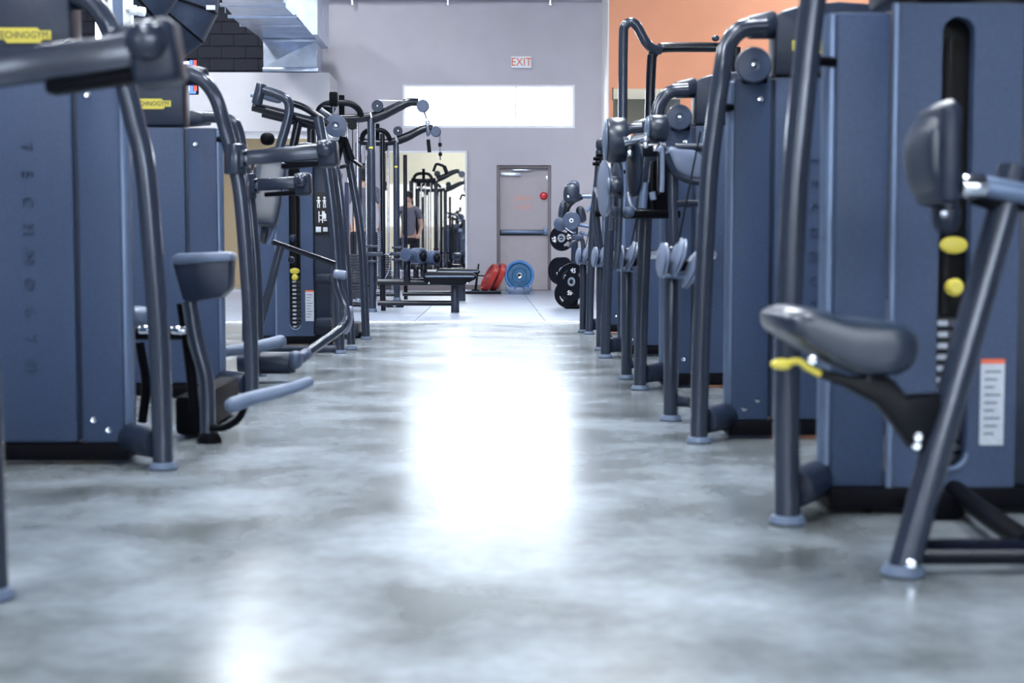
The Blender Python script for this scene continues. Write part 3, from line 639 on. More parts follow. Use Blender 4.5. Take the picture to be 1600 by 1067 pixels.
d_ = MB().lathe([(0, 0), (0.078, 0), (0.081, 0.012), (0.078, 0.03), (0.03, 0.036), (0.017, 0.028), (0, 0.028)], c, (0, -1, 0), 36).build('pulley_disc', 'disc', t4)
MB().lathe([(0, 0.027), (0.014, 0.027), (0.011, 0.038), (0, 0.04)], c, (0, -1, 0), 12).build('axle_bolt', 'chrome', d_)
MB().boxpx(514, 143, 527, 166, g.y-0.14, 0.06, bev=0.01).build('pulley_fork', 'base', t4)
MB().cyl(P(521, 160, g.y-0.12), P(521, 182, g.y-0.13), 0.006, seg=8).build('pulley_cable', 'chrome', t4)
MB().tube([P(512, 213, g.y-0.1), P(520, 218, g.y-0.1), P(532, 217, g.y-0.1), P(540, 212, g.y-0.1)], 0.02).build('fork_foot', 'steel', t4)
MB().tube([P(536, 214, g.y-0.12), P(522, 262, g.y-0.12)], 0.022, smooth=False, r_end=0.035).tube([P(538, 214, g.y-0.1), P(549, 250, g.y-0.1)], 0.02, smooth=False, r_end=0.03).build('strap', 'base', t4)
MB().tube([P(517, 263, g.y-0.1), P(540, 259, g.y-0.1), P(546, 250, g.y-0.1), P(552, 251, g.y-0.1), P(565, 260, g.y-0.1)], 0.014).build('pull_bar', 'framedark', t4)
MB().pad(P(525, 275, g.y), (0.10, 0.08, 0.09), p=2.3).build('roller_end', 'palegrey', t4)
MB().tube([P(527, 283, g.y+0.05), P(536, 400, g.y+0.05), P(541, 525, g.y+0.05)], 0.034).build('front_upright', 'frame', t4)
MB().boxpx(538, 284, 546, 520, g.y+0.3, 0.05, bev=0.01).build('guard_strip', 'shroud', t4)

# ---------- cable stations
def station(label, grp, Yc, xr, xl, ytop, yfoot, disc1, armpts, enddisc, cableend, bench, rollers, k):
    t = place('cable_station', P(xr, yfoot, Yc).x-0.3, Yc, label, 'cable machine', grp)
    r = 0.041
    for x in (xr, xl):
        a = P(x, ytop+8, Yc); o = MB().cyl((a.x, Yc, 0.02), (a.x, Yc, a.z), r, bev=0.008).build('upright', 'frame', t)
        MB().cyl((a.x, Yc, 0.0), (a.x, Yc, 0.05), 0.055, 0.045, bev=0.006).build('foot_cap', 'foot', t)
        MB().box((a.x, Yc-0.038, P(x, ytop+55*k, Yc).z), (0.04, 0.01, 0.02)).build('warning_tag', 'yellow', t)
        MB().cyl((a.x+0.11, Yc+0.08, 0.02), (a.x+0.11, Yc+0.08, a.z-0.16), 0.026).build('rear_upright', 'framedark', t)
    A = P(xl, ytop+6, Yc); B = P(xr, ytop+6, Yc); W_ = B.x-A.x
    MB().tube([A, A+Vector((W_*0.25, 0, -0.02)), A+Vector((W_*0.75, 0, -0.02)), B], 0.045).build('top_beam', 'framedark', t)
    MB().tube([A+Vector((W_*0.10, -0.02, 0.0)), A+Vector((W_*0.12, -0.05, 0.075)), A+Vector((W_*0.24, -0.08, 0.125)), A+Vector((W_*0.50, -0.09, 0.135)), A+Vector((W_*0.68, -0.08, 0.125)), A+Vector((W_*0.80, -0.05, 0.07)), A+Vector((W_*0.84, -0.02, 0.0))], 0.032, smooth=False).build('chin_up_handle', 'black', t)
    MB().tube([A+Vector((W_*0.5, 0, -0.05)), A+Vector((W_*0.5, 0, 0.22))], 0.03, smooth=False).build('handle_bracket', 'base', t)
    # guide rods and stacks
    for f in (0.30, 0.68):
        st_ = MB()
        for q in (-0.05, 0.05): st_.cyl((A.x+W_*f+q, Yc, 0.06), (A.x+W_*f+q, Yc, A.z-0.02), 0.013, seg=10)
        st_.build('guide_rod', 'chrome', t)
        b = MB()
        for q in range(15): b.box((A.x+W_*f, Yc, 0.17+q*0.031), (0.17, 0.11, 0.027), bev=0.003, seg=1)
        b.build('weight_stack', 'stack', t)['kind'] = 'stuff'
        MB().cyl((A.x+W_*f, Yc, 0.63), (A.x+W_*f, Yc, A.z-0.05), 0.005, seg=8).build('lift_cable', 'black', t)
        MB().lathe([(0, -0.02), (0.05, -0.02), (0.042, 0), (0.05, 0.02), (0, 0.02)], (A.x+W_*f, Yc-0.02, A.z-0.09), (0, 1, 0), 20).build('top_pulley', 'black', t)
    for z in (0.09, 0.30): MB().cyl((A.x, Yc, z), (B.x, Yc, z), 0.025).build('cross_tube', 'framedark', t)
    # arm
    MB().tube([P(x, y, Yc) for x, y in armpts], 0.060, smooth=False, r_end=0.042).build('pulley_arm', 'framedark', t)
    c = P(*enddisc, Yc-0.03); MB().lathe([(0, -0.02), (0.062, -0.02), (0.068, 0), (0.068, 0.03), (0.06, 0.045), (0, 0.045)], c, (0, -1, 0), 28).build('arm_pulley_disc', 'disc', t)
    c = P(*disc1, Yc-0.03); d_ = MB().lathe([(0, 0), (0.062, 0), (0.062, 0.03), (0, 0.03)], c, (0, -1, 0), 28).build('top_pulley_disc', 'cap', t)
    MB().lathe([(0, 0.029), (0.010, 0.029), (0, 0.035)], c, (0, -1, 0), 10).build('axle_bolt', 'chrome', d_)
    e = P(enddisc[0]-4*k, enddisc[1]-8*k, Yc-0.03)
    MB().tube([Vector(c)+Vector((0, 0, 0.06)), e], 0.004, smooth=False, seg=6).build('arm_cable', 'steel', t)
    # adjustable carriage on the aisle upright
    z0 = 0.45
    b = MB()
    for q in range(26): b.box((B.x+0.085, Yc-0.06, 0.30+q*0.022), (0.035, 0.03, 0.014), bev=0.002, seg=1)
    b.build('height_rack', 'disc', t)['kind'] = 'stuff'
    cr = MB().box((B.x+0.02, Yc-0.07, 0.92-0.30), (0.20, 0.06, 0.045), bev=0.008).box((B.x, Yc-0.05, 0.70), (0.12, 0.05, 0.03), bev=0.006).box((B.x, Yc-0.05, 0.545), (0.12, 0.05, 0.03), bev=0.006).build('pulley_carriage', 'frame', t)
    MB().tube([(B.x+0.13, Yc-0.10, 0.62), (B.x+0.19, Yc-0.10, 0.60), (B.x+0.18, Yc-0.10, 0.45), (B.x+0.12, Yc-0.10, 0.33)], 0.005, seg=6).build('loose_cable', 'chrome', t)
    # seat bench
    y1, y2 = bench['bars']
    xe = bench['leg'][0]
    for yy in bench['bars']:
        MB().cyl(P(xr+10, yy, Yc-0.1), P(xe, yy, Yc-0.1), 0.036 if yy == y1 else 0.028).build('bench_rail', 'framedark', t)
    q = P(xe, bench['leg'][1], Yc-0.1)
    MB().cyl((q.x, Yc-0.1, 0), (q.x, Yc-0.1, q.z), 0.044, bev=0.006).build('bench_leg', 'frame', t)
    a, c = P(bench['pad'][0], bench['pad'][1], Yc), P(bench['pad'][2], bench['pad'][3], Yc)
    xs0, xs1, zt, zb = a.x, c.x, a.z, c.z; h = zt-zb
    sp = MB().prism([(xs0, Yc-0.28, zt-h*0.2), (xs0+0.05, Yc-0.28, zt), (xs1-0.05, Yc-0.28, zt-0.01), (xs1, Yc-0.28, zt-h*0.3), (xs1-0.01, Yc-0.28, zt-h*0.5), (xs1-0.16, Yc-0.28, zb), (xs0+0.02, Yc-0.28, zb+0.02)], (0, 0.34, 0), bev=0.018).build('bench_pad', 'black', t)
    MB().tube([(xs0+0.03, Yc-0.29, zt-h*0.33), (xs1-0.03, Yc-0.29, zt-h*0.33)], 0.009, smooth=False, seg=8).build('pad_piping', 'greyvinyl', sp)
    b = MB()
    for q in (0.12, 0.82): b.lathe([(0, 0), (0.010, 0), (0, 0.006)], (xs0+(xs1-xs0)*q, Yc-0.285, zb+0.03), (0, -1, 0), 8)
    b.build('pad_bolt', 'chrome', sp)
    for (rx, ry, L, rr) in rollers:
        c = P(rx, ry, Yc-0.12); dirv = Vector((0.72, -0.69, 0)).normalized()
        o = MB().cyl(c-dirv*L*0.5, c+dirv*L*0.5, rr, bev=0.02).build('roller_pad', 'disc', t)
        e = c+dirv*L*0.5; MB().lathe([(0, 0), (rr*0.68, 0), (rr*0.62, 0.012), (rr*0.4, 0.018), (rr*0.3, 0.03), (0, 0.03)], e, dirv, 20).build('roller_cap', 'black', o)
    for (px_, y0, y1_) in bench['posts']:
        a = P(px_, y0, Yc-0.12); c = P(px_, y1_, Yc-0.12); MB().cyl(a, c, 0.036, bev=0.008).build('roller_post', 'framedark', t)
    return t, B
s1, B1 = station('nearer cable station with twin uprights and its pulley arm reaching across the high window', None, 15.0, 580, 488, 176, 488, (590, 166),
    [(583, 184), (600, 178), (622, 167), (640, 159), (654, 160)], (661, 166), None,
    dict(bars=(440.5, 473.5), leg=(711, 443), pad=(662, 424, 746, 446), posts=((636, 402, 441), (662, 410, 432))), [(653, 400, 0.16, 0.085), (674, 403, 0.16, 0.075)], 1.0)
s2, B2 = station('farther cable station before the wall mirror, pulley arm ending just under the window', None, 18.6, 619, 560, 214, 470, (622, 205),
    [(622, 219), (638, 213), (655, 204), (668, 199), (676, 200)], (681, 206), None,
    dict(bars=(436, 459), leg=(722, 440), pad=(682, 419, 751, 434), posts=((650, 415, 436), (700, 430, 436))), [(668, 404, 0.15, 0.07)], 0.85)
MB().cyl(P(598, 390, 15.0), P(598, 470, 15.0), 0.03).build('weight_tray_post', 'framedark', s1)
# roller side disc facing the camera
c = P(636, 398, 14.75); MB().lathe([(0, 0), (0.07, 0), (0.072, 0.02), (0.06, 0.05), (0, 0.055)], c, (-0.3, -1, 0), 28).build('roller_disc', 'disc', s1)
# hanging attachments are things of their own
def hang(name, label, Y, pts, grip=None):
    t = thing(name, P(*pts[0], Y), label, 'attachment')
    b = MB(); 
    for a, c in zip(pts, pts[1:]):
        b.cyl(P(*a, Y), P(*c, Y), 0.011, seg=8)
    b.build('cable_end', 'steel', t)
    return t
h = hang('snap_hook', 'chrome snap hook and chain hanging from the nearer pulley arm', 14.97, [(662, 172), (668, 190), (669, 214)])
for (x, y, r_) in ((668, 191, 0.03), (669, 207, 0.028), (669, 224, 0.024)): MB().pad(P(x, y, 14.95), (r_*1.6, r_, r_*2.6), p=2.4).build('link', 'chrome' if y != 207 else 'disc', h)
MB().cyl(P(669, 218, 14.95), P(671, 238, 14.95), 0.02).build('rubber_grip', 'black', h)
h = hang('pull_bar', 'bent black pull handle hanging from the farther pulley arm before the mirror', 18.57, [(687, 209), (687.5, 222), (688, 250)])
for (x, y) in ((687.5, 226), (688, 241)): MB().pad(P(x, y, 18.55), (0.05, 0.04, 0.055), p=2.4).build('swivel', 'black', h)
MB().tube([P(677, 268, 18.57), P(681.5, 255.5, 18.57), P(694, 259.5, 18.57), P(699, 272, 18.57)], 0.018, smooth=False).build('bent_bar', 'black', h)
MB().tube([P(694, 259.5, 18.56), P(699, 273, 18.56)], 0.026, smooth=False).build('rubber_grip', 'black', h)
# strap left on the floor
g = G(617, 479, 0.02); t = thing('ankle_strap', (g.x, g.y, 0.01), 'small black ankle strap lying on the floor by the nearer cable station', 'strap')
MB().tube([g+Vector((-0.09, 0, 0)), g+Vector((-0.03, 0.05, 0.0)), g+Vector((0.03, 0.0, 0.01)), g+Vector((0.09, 0.03, 0.0))], 0.018).build('strap_band', 'black', t)
MB().pad(g+Vector((0.0, 0, 0.012)), (0.05, 0.04, 0.03), p=2.5).build('strap_buckle', 'chrome', t)

# ---------- right row : repeated rear-facing machines
labs = [('nearest complete machine on the right, behind the foreground tube, round disc under its cap', 1092, 693),
        ('right row machine third from the camera, its arch and disc below the tall bent bars', 1000, 610),
        ('right row machine fourth from the camera, mostly hidden behind the drum shaped pads', 946, 560),
        ('farthest machine of the right row, standing just before the weight plates', 921, 523)]
RX = []
for i, (lb, px, py) in enumerate(labs):
    g = G(px, py-1); RX.append(g)
    rear_machine(1, g.x, g.y, lb, gap=0.112, letters=i < 2, logo=(i == 0))
def twin_pulleys(name, label, X0, Y, z=0.60, secx=-0.10, top=0.66, k=1.0):
    """short second post with tilted edge-on pulleys slung to the arch tube"""
    t = thing(name, (X0+secx, Y, 0), label, 'pulley unit', 'pulley posts of right row')
    MB().cyl((X0+secx, Y, 0.02), (X0+secx, Y, top), 0.028, bev=0.005).build('post', 'frame', t)
    foot(None, X0+secx, Y, 0.042).build('foot_cap', 'foot', t)
    MB().cyl((X0+secx, Y+0.02, 0.075), (X0-0.03, Y-0.03, 0.075), 0.022).build('foot_link', 'cap', t)
    for (dx, dz, tilt, rr) in ((-0.045, 0.0, 4, 0.066), (0.010, 0.01, 17, 0.076), (0.062, -0.035, 22, 0.076)):
        c = Vector((X0+secx+dx, Y-0.09, z+dz)); ax = Matrix.Rotation(R(tilt), 3, 'Y') @ Vector((-1, 0, 0)); ax = Matrix.Rotation(R(6), 3, 'Z') @ ax
        MB().lathe([(0, -0.014), (rr*0.7, -0.016), (rr, -0.007), (rr-0.006, 0), (rr, 0.007), (rr*0.7, 0.016), (0, 0.014)], c, ax, 28).build('pulley_wheel', 'palegrey', t)
    MB().tube([(X0+secx-0.06, Y-0.09, z-0.055), (X0+secx+0.02, Y-0.10, z-0.062), (X0+secx+0.085, Y-0.10, z-0.085)], 0.008, smooth=False, seg=8).build('pulley_bracket', 'trim', t)
    MB().cyl((X0+secx+0.09, Y-0.085, z+0.02), (X0+secx+0.145, Y-0.03, z+0.02), 0.026, bev=0.006).build('axle_sleeve', 'chrome', t)
    MB().box((X0+secx+0.03, Y-0.045, z-0.02), (0.16, 0.03, 0.04), bev=0.008).build('mount_block', 'base', t)
    b = MB()
    b.tube([(X0+secx+0.01, Y-0.09, z+0.06), (X0+secx+0.10, Y-0.03, z+0.48)], 0.004, smooth=False, seg=6)
    b.tube([(X0+secx+0.08, Y-0.09, z+0.04), (X0+secx+0.15, Y-0.01, z+0.50)], 0.004, smooth=False, seg=6)
    b.build('cable', 'black', t)
for i, (px, py) in enumerate(((1048, 657), (979, 592), (938, 547), (911, 519))):
    g = G(px, py)
    sec = ('low post of tilted pale pulleys beside the nearest complete right machine', 'low post of tilted pulleys second from the camera in the right row', 'low post of tilted pulleys third in the right row, half hidden', 'farthest low pulley post of the right row, next to the weight plates')[i]
    twin_pulleys('pulley_post', sec, g.x+0.10, g.y, z=0.61)

# chin / dip machine with tall bent bars
Yc = 9.1
g = thing('chin_dip_machine', (P(985, 560, Yc).x, Yc, 0), 'tall machine with two bent bars rising above the right row against the orange wall', 'gym machine')
MB().tube([P(972, 555, Yc), P(972, 400, Yc), P(973, 190, Yc), P(974, 60, Yc), P(977, 40, Yc), P(987, 35, Yc), P(996, 42, Yc), P(1008, 64, Yc), P(1020, 76, Yc+0.02), P(1032, 78, Yc+0.04)], 0.030).build('outer_bar', 'frame', g)
MB().tube([P(1012, 555, Yc+0.05), P(1013, 400, Yc+0.05), P(1015, 190, Yc+0.05), P(1018, 100, Yc+0.05), P(1021, 84, Yc+0.05), P(1030, 77, Yc+0.05), P(1046, 74, Yc+0.05), P(1150, 74, Yc+0.05)], 0.031).build('inner_bar', 'framedark', g)
MB().tube([P(1150, 74, Yc+0.05), P(1150, 300, Yc+0.05), P(1150, 555, Yc+0.05)], 0.03).build('rear_bar', 'framedark', g)
MB().pad(P(1118, 60, Yc), (0.05, 0.05, 0.04), p=2).build('bar_knob', 'frame', g)
for x in (972, 1012, 1150):
    q = P(x, 555, Yc+0.03); foot(None, q.x, Yc+0.03).build('foot_cap', 'foot', g)
MB().cyl(P(988, 205, Yc-0.05), P(1024, 194, Yc-0.05), 0.032, bev=0.008).build('arm_sleeve', 'disc', g)

# multi-pad unit (edge-on discs and drum pads), hung between third and fourth machines
Yd = 7.3
dm = thing('roller_pad_machine', (P(1000, 600, Yd).x, Yd, 0), 'leg machine with two big drum pads and edge-on cam wheels beside the right aisle edge', 'gym machine')
def drum(name, x0, y0, x1, y1, Y, m='vinyl'):
    a = P(x0, (y0+y1)/2, Y); c = P(x1, (y0+y1)/2, Y); r_ = (P(x0, y0, Y).z-P(x0, y1, Y).z)/2
    o = MB().cyl(a, c, r_, seg=32, bev=0.016).build(name, m, dm)
    MB().lathe([(0, 0), (r_*0.93, 0), (r_*0.86, 0.008), (0, 0.02)], a, (-1, 0, 0), 28).build('drum_cap', 'greyvinyl', o); return o
Yh = 6.40
drum('drum_pad', 947, 184, 979, 254, Yh); drum('drum_pad', 1013, 180, 1043, 222, Yh-0.1); drum('small_drum_pad', 952, 276, 971, 307, Yh-0.05)
for (x, y) in ((990, 222), (990, 334)): MB().cyl(P(x, y, Yh+0.05), P(x, y, Yd), 0.022).build('support_arm', 'framedark', dm)
MB().cyl(P(975, 222, Yh-0.1), P(1040, 208, Yh-0.1), 0.022).build('drum_axle', 'chrome', dm)
MB().cyl(P(985, 236, Yh), P(1040, 234, Yh), 0.028).build('lower_axle', 'cap', dm)
def cam_wheel(name, x, y, rpx, Y, th=0.03, m='palegrey', yaw=10):
    c = P(x, y, Y); r_ = rpx*Y/FPX; ax = Matrix.Rotation(R(yaw), 3, 'Z') @ Vector((-1, 0, 0))
    MB().lathe([(0, -th/2), (r_*0.8, -th/2), (r_, -th*0.25), (r_*0.97, 0), (r_, th*0.25), (r_*0.8, th/2), (0, th/2)], c, ax, 36).build(name, m, dm)
cam_wheel('cam_wheel', 945, 294, 44, Yh+0.15, 0.028, 'palegrey', 8)
cam_wheel('cam_wheel', 992, 262, 46, Yh-0.05, 0.022, 'cap', 8)
cam_wheel('cam_wheel', 965, 290, 38, Yh+0.05, 0.02, 'disc', 8)
cam_wheel('cam_wheel', 1030, 262, 42, Yh+0.0, 0.02, 'cap', -6)
MB().boxpx(1020, 250, 1060, 338, Yh+0.05, 0.10, bev=0.01).build('gear_box', 'base', dm)
MB().boxpx(976, 328, 1064, 341, Yh-0.1, 0.10, bev=0.01).build('cross_shelf', 'base', dm)
MB().pad(P(983, 331, Yh-0.12), (0.05, 0.05, 0.05), p=2.2).build('shelf_end', 'disc', dm)
MB().tube([P(1001, 215, Yd), P(1001, 450, Yd), P(1001, 588, Yd)], 0.028).build('main_post', 'frame', dm)
MB().tube([P(1058, 300, Yd+0.2), P(1057, 450, Yd+0.2), P(1057, 582, Yd+0.2)], 0.026).build('rear_post', 'frame', dm)
MB().tube([P(981, 300, Yh-0.1), P(985, 318, Yh-0.1), P(992, 330, Yh-0.1)], 0.012).build('link_rod', 'chrome', dm)
MB().tube([P(1007, 285, Yh-0.12), P(1004, 325, Yh-0.12)], 0.018, smooth=False).build('shock_tube', 'trim', dm)
MB().tube([P(1019, 300, Yh-0.15), P(1021, 312, Yh-0.15)], 0.014, smooth=False).build('shock_tube', 'palegrey', dm)
MB().tube([P(968, 310, Yh-0.1), P(966, 380, Yh-0.1), P(962, 420, Yh-0.1)], 0.016).build('lever_rod', 'frame', dm)
MB().tube([P(958, 308, Yh-0.1), P(956, 360, Yh-0.1)], 0.012).build('lever_rod', 'frame', dm)
MB().boxpx(955, 322, 968, 340, Yh-0.2, 0.05, bev=0.01).build('adjuster_block', 'cap', dm)
b = MB()
for (x, y) in ((984, 217), (984, 240), (1009, 218), (1009, 227), (1024, 232)): b.pad(P(x, y, Yh-0.22), (0.022, 0.022, 0.026), p=2.4)
b.build('hex_bolt', 'chrome', dm)
MB().tube([P(1028, 236, Yh-0.22), P(1034, 232, Yh-0.22), P(1035, 270, Yh-0.22), P(1034, 300, Yh-0.22)], 0.010).build('curved_link', 'palegrey', dm)
# pale seat shell behind
sh = MB().prism([P(x, y, 6.2) for x, y in ((1040, 236), (1048, 225), (1062, 232), (1092, 234), (1098, 245), (1098, 280), (1080, 279), (1062, 272), (1050, 262))], (0, 0.10, 0), bev=0.025).build('pale_shell_pad', 'palegrey', dm)
MB().tube([P(x, y, 6.19) for x, y in ((1041, 240), (1052, 266), (1064, 276), (1082, 283), (1100, 284))], 0.016, seg=8).build('shell_rim', 'cap', dm)
MB().cyl(P(1055, 231, 6.25), P(1100, 231, 6.25), 0.018).build('shell_rail', 'cap', dm)
MB().cyl(P(1058, 318, 6.25), P(1112, 318, 6.25), 0.015).build('shell_rail', 'cap', dm)
MB().tube([P(1050, 270, 6.25), P(1053, 400, 6.25), P(1053, 560, 6.3)], 0.022).build('shell_post', 'frame', dm)
# far small details on R4 / R5 front
Ye = 9.6
nm = thing('lever_machine', (P(938, 545, Ye).x, Ye, 0), 'slim machine arm with black knob at the far right aisle edge, left of drum pads', 'gym machine')
MB().tube([P(946, 548, Ye), P(940, 420, Ye), P(931, 330, Ye), P(934, 280, Ye), P(937, 235, Ye)], 0.026).build('arm_tube', 'frame', nm)
MB().pad(P(938, 226, Ye), (0.062, 0.062, 0.085), p=2.6).build('round_knob', 'cap', nm)
b = MB()
for (x, y) in ((932, 248), (931, 256), (942, 253), (937, 242)): b.cyl(P(x-5, y, Ye-0.05), P(x+5, y, Ye-0.05), 0.012, seg=10)
b.build('locking_pin', 'base', nm)
MB().tube([P(930, 292, Ye-0.05), P(938, 312, Ye-0.05), P(941, 330, Ye-0.05)], 0.018).build('side_link', 'chrome', nm)
MB().cyl(P(930, 333, Ye-0.05), P(944, 333, Ye-0.05), 0.022).build('link_end', 'base', nm)

# ---------- R1 : foreground right machine
Y1 = G(1227, 818).y
X1 = G(1227, 815).x
r1 = place('hip_machine', X1+0.5, Y1+0.15, 'big foreground machine on the right, front facing with black weight slot and yellow discs')
MB().tube([(X1, Y1, 0.02), P(1229, 640, Y1), P(1233, 480, Y1), P(1243, 280, Y1), P(1257, 120, Y1), P(1272, -10, Y1), P(1292, -80, Y1), P(1340, -130, Y1), P(1400, -140, Y1+0.05)], 0.0305).build('frame_tube', 'frame', r1)
foot(None, X1, Y1, 0.044).build('foot_cap', 'foot', r1)
Yt = Y1+0.13
xl = P(1300, 400, Yt).x
front_tower(r1, xl, Yt, 0.60, 0.295, seams=(0.142, 0.452), ht=1.235, slot_top=1.165)
MB().cyl((X1+0.02, Y1+0.02, 0.078), (xl-0.012, Yt+0.05, 0.078), 0.046, bev=0.006).build('base_stub', 'cap', r1)
MB().prism([(xl+0.125, Yt-0.02, 1.245), (xl+0.62, Yt-0.02, 1.245), (xl+0.62, Yt-0.02, 1.48), (xl+0.3, Yt-0.02, 1.49), (xl+0.125, Yt-0.02, 1.44)], (0, 0.2, 0), bev=0.012).build('tower_cap', 'cap', r1)
q = P(1300, 96, Yt); MB().cyl((q.x-0.06, Yt-0.02, q.z), (q.x+0.02, Yt+0.02, q.z), 0.012).build('upper_bracket', 'base', r1)
# user side
Yu = G(1410, 898).y
MB().tube([P(1412, 888, Yu), P(1570, 318, Yu+0.05), P(1585, 262, Yu+0.06)], 0.031, smooth=False, seg=18).build('diagonal_leg', 'frame', r1)
q = G(1410, 898); foot(None, q.x, Yu, 0.044).build('foot_cap', 'foot', r1)
MB().lathe([(0, 0), (0.012, 0), (0.009, 0.008), (0, 0.01)], P(1424, 882, Yu-0.032), (0, -1, 0), 12).build('leg_bolt', 'chrome', r1)
a = P(1428, 862, Yu+0.02); MB().cyl(a, (a.x+0.7, a.y, a.z), 0.026).build('floor_bar', 'framedark', r1)
MB().cyl((a.x+0.5, Yu+0.02, 0), (a.x+0.5, Yu+0.02, 0.1), 0.03).build('foot_post', 'base', r1)
q = P(1560, 782, Yu+0.25); MB().tube([(q.x-0.02, Yu+0.02, 0.06), (q.x, Yu+0.3, 0.06), (q.x+0.05, Yt+0.1, 0.06)], 0.024).build('floor_bar', 'base', r1)
Ys = Yu+0.02
arm = [(1240, 556), (1262, 572), (1330, 588), (1395, 590), (1418, 620), (1470, 615), (1478, 650), (1462, 700), (1440, 712), (1425, 700), (1396, 660), (1372, 632), (1320, 605), (1262, 584)]
MB().pxprism(arm, Ys-0.02, 0.05, bev=0.006).build('seat_arm_plate', 'black', r1)
MB().tube([P(1350, 590, Ys), P(1420, 640, Ys), P(1470, 660, Ys)], 0.02).build('seat_arm_tube', 'framedark', r1)
prof = [(1190, 497), (1196, 484), (1222, 476), (1262, 480), (1300, 492), (1380, 500), (1412, 512), (1424, 532), (1421, 560), (1408, 578), (1380, 588), (1330, 586), (1290, 572), (1250, 550), (1200, 520)]
MB().loft([(1307+(x-1307)*0.94, 532+(y-532)*0.95-2) for x, y in prof], Ys+0.06, 0.28).build('seat_pad', 'vinyl', r1)
MB().tube([P(1208, 571, Ys-0.03), P(1225, 569, Ys-0.03), P(1248, 564, Ys-0.03), P(1262, 574, Ys-0.03), P(1282, 585, Ys-0.03)], 0.007, seg=10).build('yellow_lever', 'yellow', r1)
MB().pad(P(1221, 569, Ys-0.035), (0.042, 0.03, 0.022), p=2.3).build('lever_grip', 'yellow', r1)
for (x, y, yy) in ((1268, 562, 0.022), (1434, 682, 0.022), (1432, 696, 0.022)): MB().lathe([(0, 0), (0.010, 0), (0.008, 0.006), (0, 0.007)], P(x, y, Ys-yy), (0, -1, 0), 12).build('pivot_bolt', 'chrome', r1)
# upright chest pad
cp = [(1430, 215), (1440, 190), (1458, 172), (1478, 168), (1480, 318), (1458, 318), (1440, 300), (1431, 262)]
MB().loft(cp, Ys+0.03, 0.19, shrink=0.35).build('knee_pad', 'vinyl', r1)
MB().boxpx(1474, 159, 1503, 318, Ys-0.09, 0.18, bev=0.014, seg=3).build('pad_backing', 'cap', r1)
MB().cyl(P(1500, 290, Ys), P(1540, 292, Ys), 0.024, bev=0.006).build('pad_stem', 'chrome', r1)
MB().cyl(P(1534, 290, Ys), P(1640, 310, Ys), 0.021, bev=0.004).build('pad_rail', 'trim', r1)
MB().tube([P(1520, 305, Ys+0.02), P(1560, 318, Ys+0.02), P(1620, 316, Ys+0.02)], 0.018, smooth=False).build('rail_bracket', 'base', r1)
MB().pad(P(1478, 336, Ys+0.02), (0.055, 0.06, 0.075), p=2.4).build('pad_hub', 'cap', r1)
MB().lathe([(0, 0), (0.008, 0), (0, 0.006)], P(1476, 333, Ys-0.012), (0, -1, 0), 10).build('hub_bolt', 'chrome', r1)
MB().boxpx(1440, 775, 1508, 812, Y1+0.02, 0.10, bev=0.012).build('base_shoe', 'base', r1)

# ---------- end of the right row: plates and pad machine
def weight_plate(label, c, ax, r=0.225, th=0.035, txt=True, spin=0, grips=True):
    ax = Vector(ax).normalized(); q = ax.to_track_quat('Z', 'Y').to_matrix() @ Matrix.Rotation(R(spin), 3, 'Z')
    c = Vector(c); t = thing('weight_plate', c, label, 'weight plate', 'black weight plates')
    def ring(rr, n, cx=0, cy=0, a0=0, a1=360, inv=False): return [c+q@Vector((cx+rr*math.cos(R(a0+(a1-a0)*k/n)), cy+rr*math.sin(R(a0+(a1-a0)*k/n)), 0)) for k in range(n)]
    holes = [ring(0.026, 16)]
    for h_ in range(3 if grips else 0):
        A = 90+h_*120; pts = []
        for k in range(9): a = A-26+52*k/8; pts.append(c+q@Vector((r*0.70*math.cos(R(a)), r*0.70*math.sin(R(a)), 0)))
        for k in range(9): a = A+24-48*k/8; pts.append(c+q@Vector((r*0.5*math.cos(R(a)), r*0.5*math.sin(R(a)), 0)))
        holes.append(pts)
    MB().prism(ring(r-0.01, 40), q@Vector((0, 0, th)), holes).build('plate_body', 'iron', t)
    MB().lathe([(r-0.018, -0.004), (r-0.004, -0.004), (r, 0.004), (r, th-0.004), (r-0.004, th+0.004), (r-0.018, th+0.004), (r-0.018, -0.004)], c, ax, 40).build('rim', 'iron', t)
    MB().lathe([(0.027, -0.002), (0.05, -0.002), (0.05, th+0.006), (0.027, th+0.006), (0.027, -0.002)], c, ax, 24).build('hub_ring', 'steel', t)
    if txt:
        for a in (30, 210):
            text('45', c+q@Vector((r*0.6*math.cos(R(a)), r*0.6*math.sin(R(a)), th+0.001)), 0.075, 'white', t, name='number', rot=q @ Matrix.Rotation(R(a-90), 3, 'Z'), ext=0.001)
    return t
Yq = 15.9
tr = place('plate_tree', P(893, 478, Yq).x+0.2, Yq, 'low rack post holding the black 45 weight plates at right', 'plate rack')
pa = P(898, 430, Yq); pb_ = P(897, 372, Yq+1.1)
MB().cyl((P(899, 0, Yq).x+0.02, Yq+0.35, 0.0), (P(899, 0, Yq).x+0.02, Yq+0.35, 1.0), 0.04).build('rack_post', 'cap', tr)
MB().box((P(899, 0, Yq).x+0.02, Yq+0.3, 0.02), (0.25, 0.8, 0.04), bev=0.006).build('rack_foot', 'base', tr)
for (x, y, yy) in ((884, 432, 0.0), (872, 428, 0.5), (876, 460, 0.30), (876, 372, 1.1)):
    a = P(x, y, Yq+yy); MB().cyl(a+Vector((-0.02, 0, 0)), (P(899, 0, Yq).x+0.05, a.y+0.02, a.z), 0.022, seg=12).build('rack_peg', 'chrome', tr)
axv = (-0.75, -0.66, 0.0)
weight_plate('largest front black plate marked 45 with grip holes, on the rack by the right row', P(896, 440, Yq-0.15), (-0.62, -0.78, 0), r=0.205, spin=50)
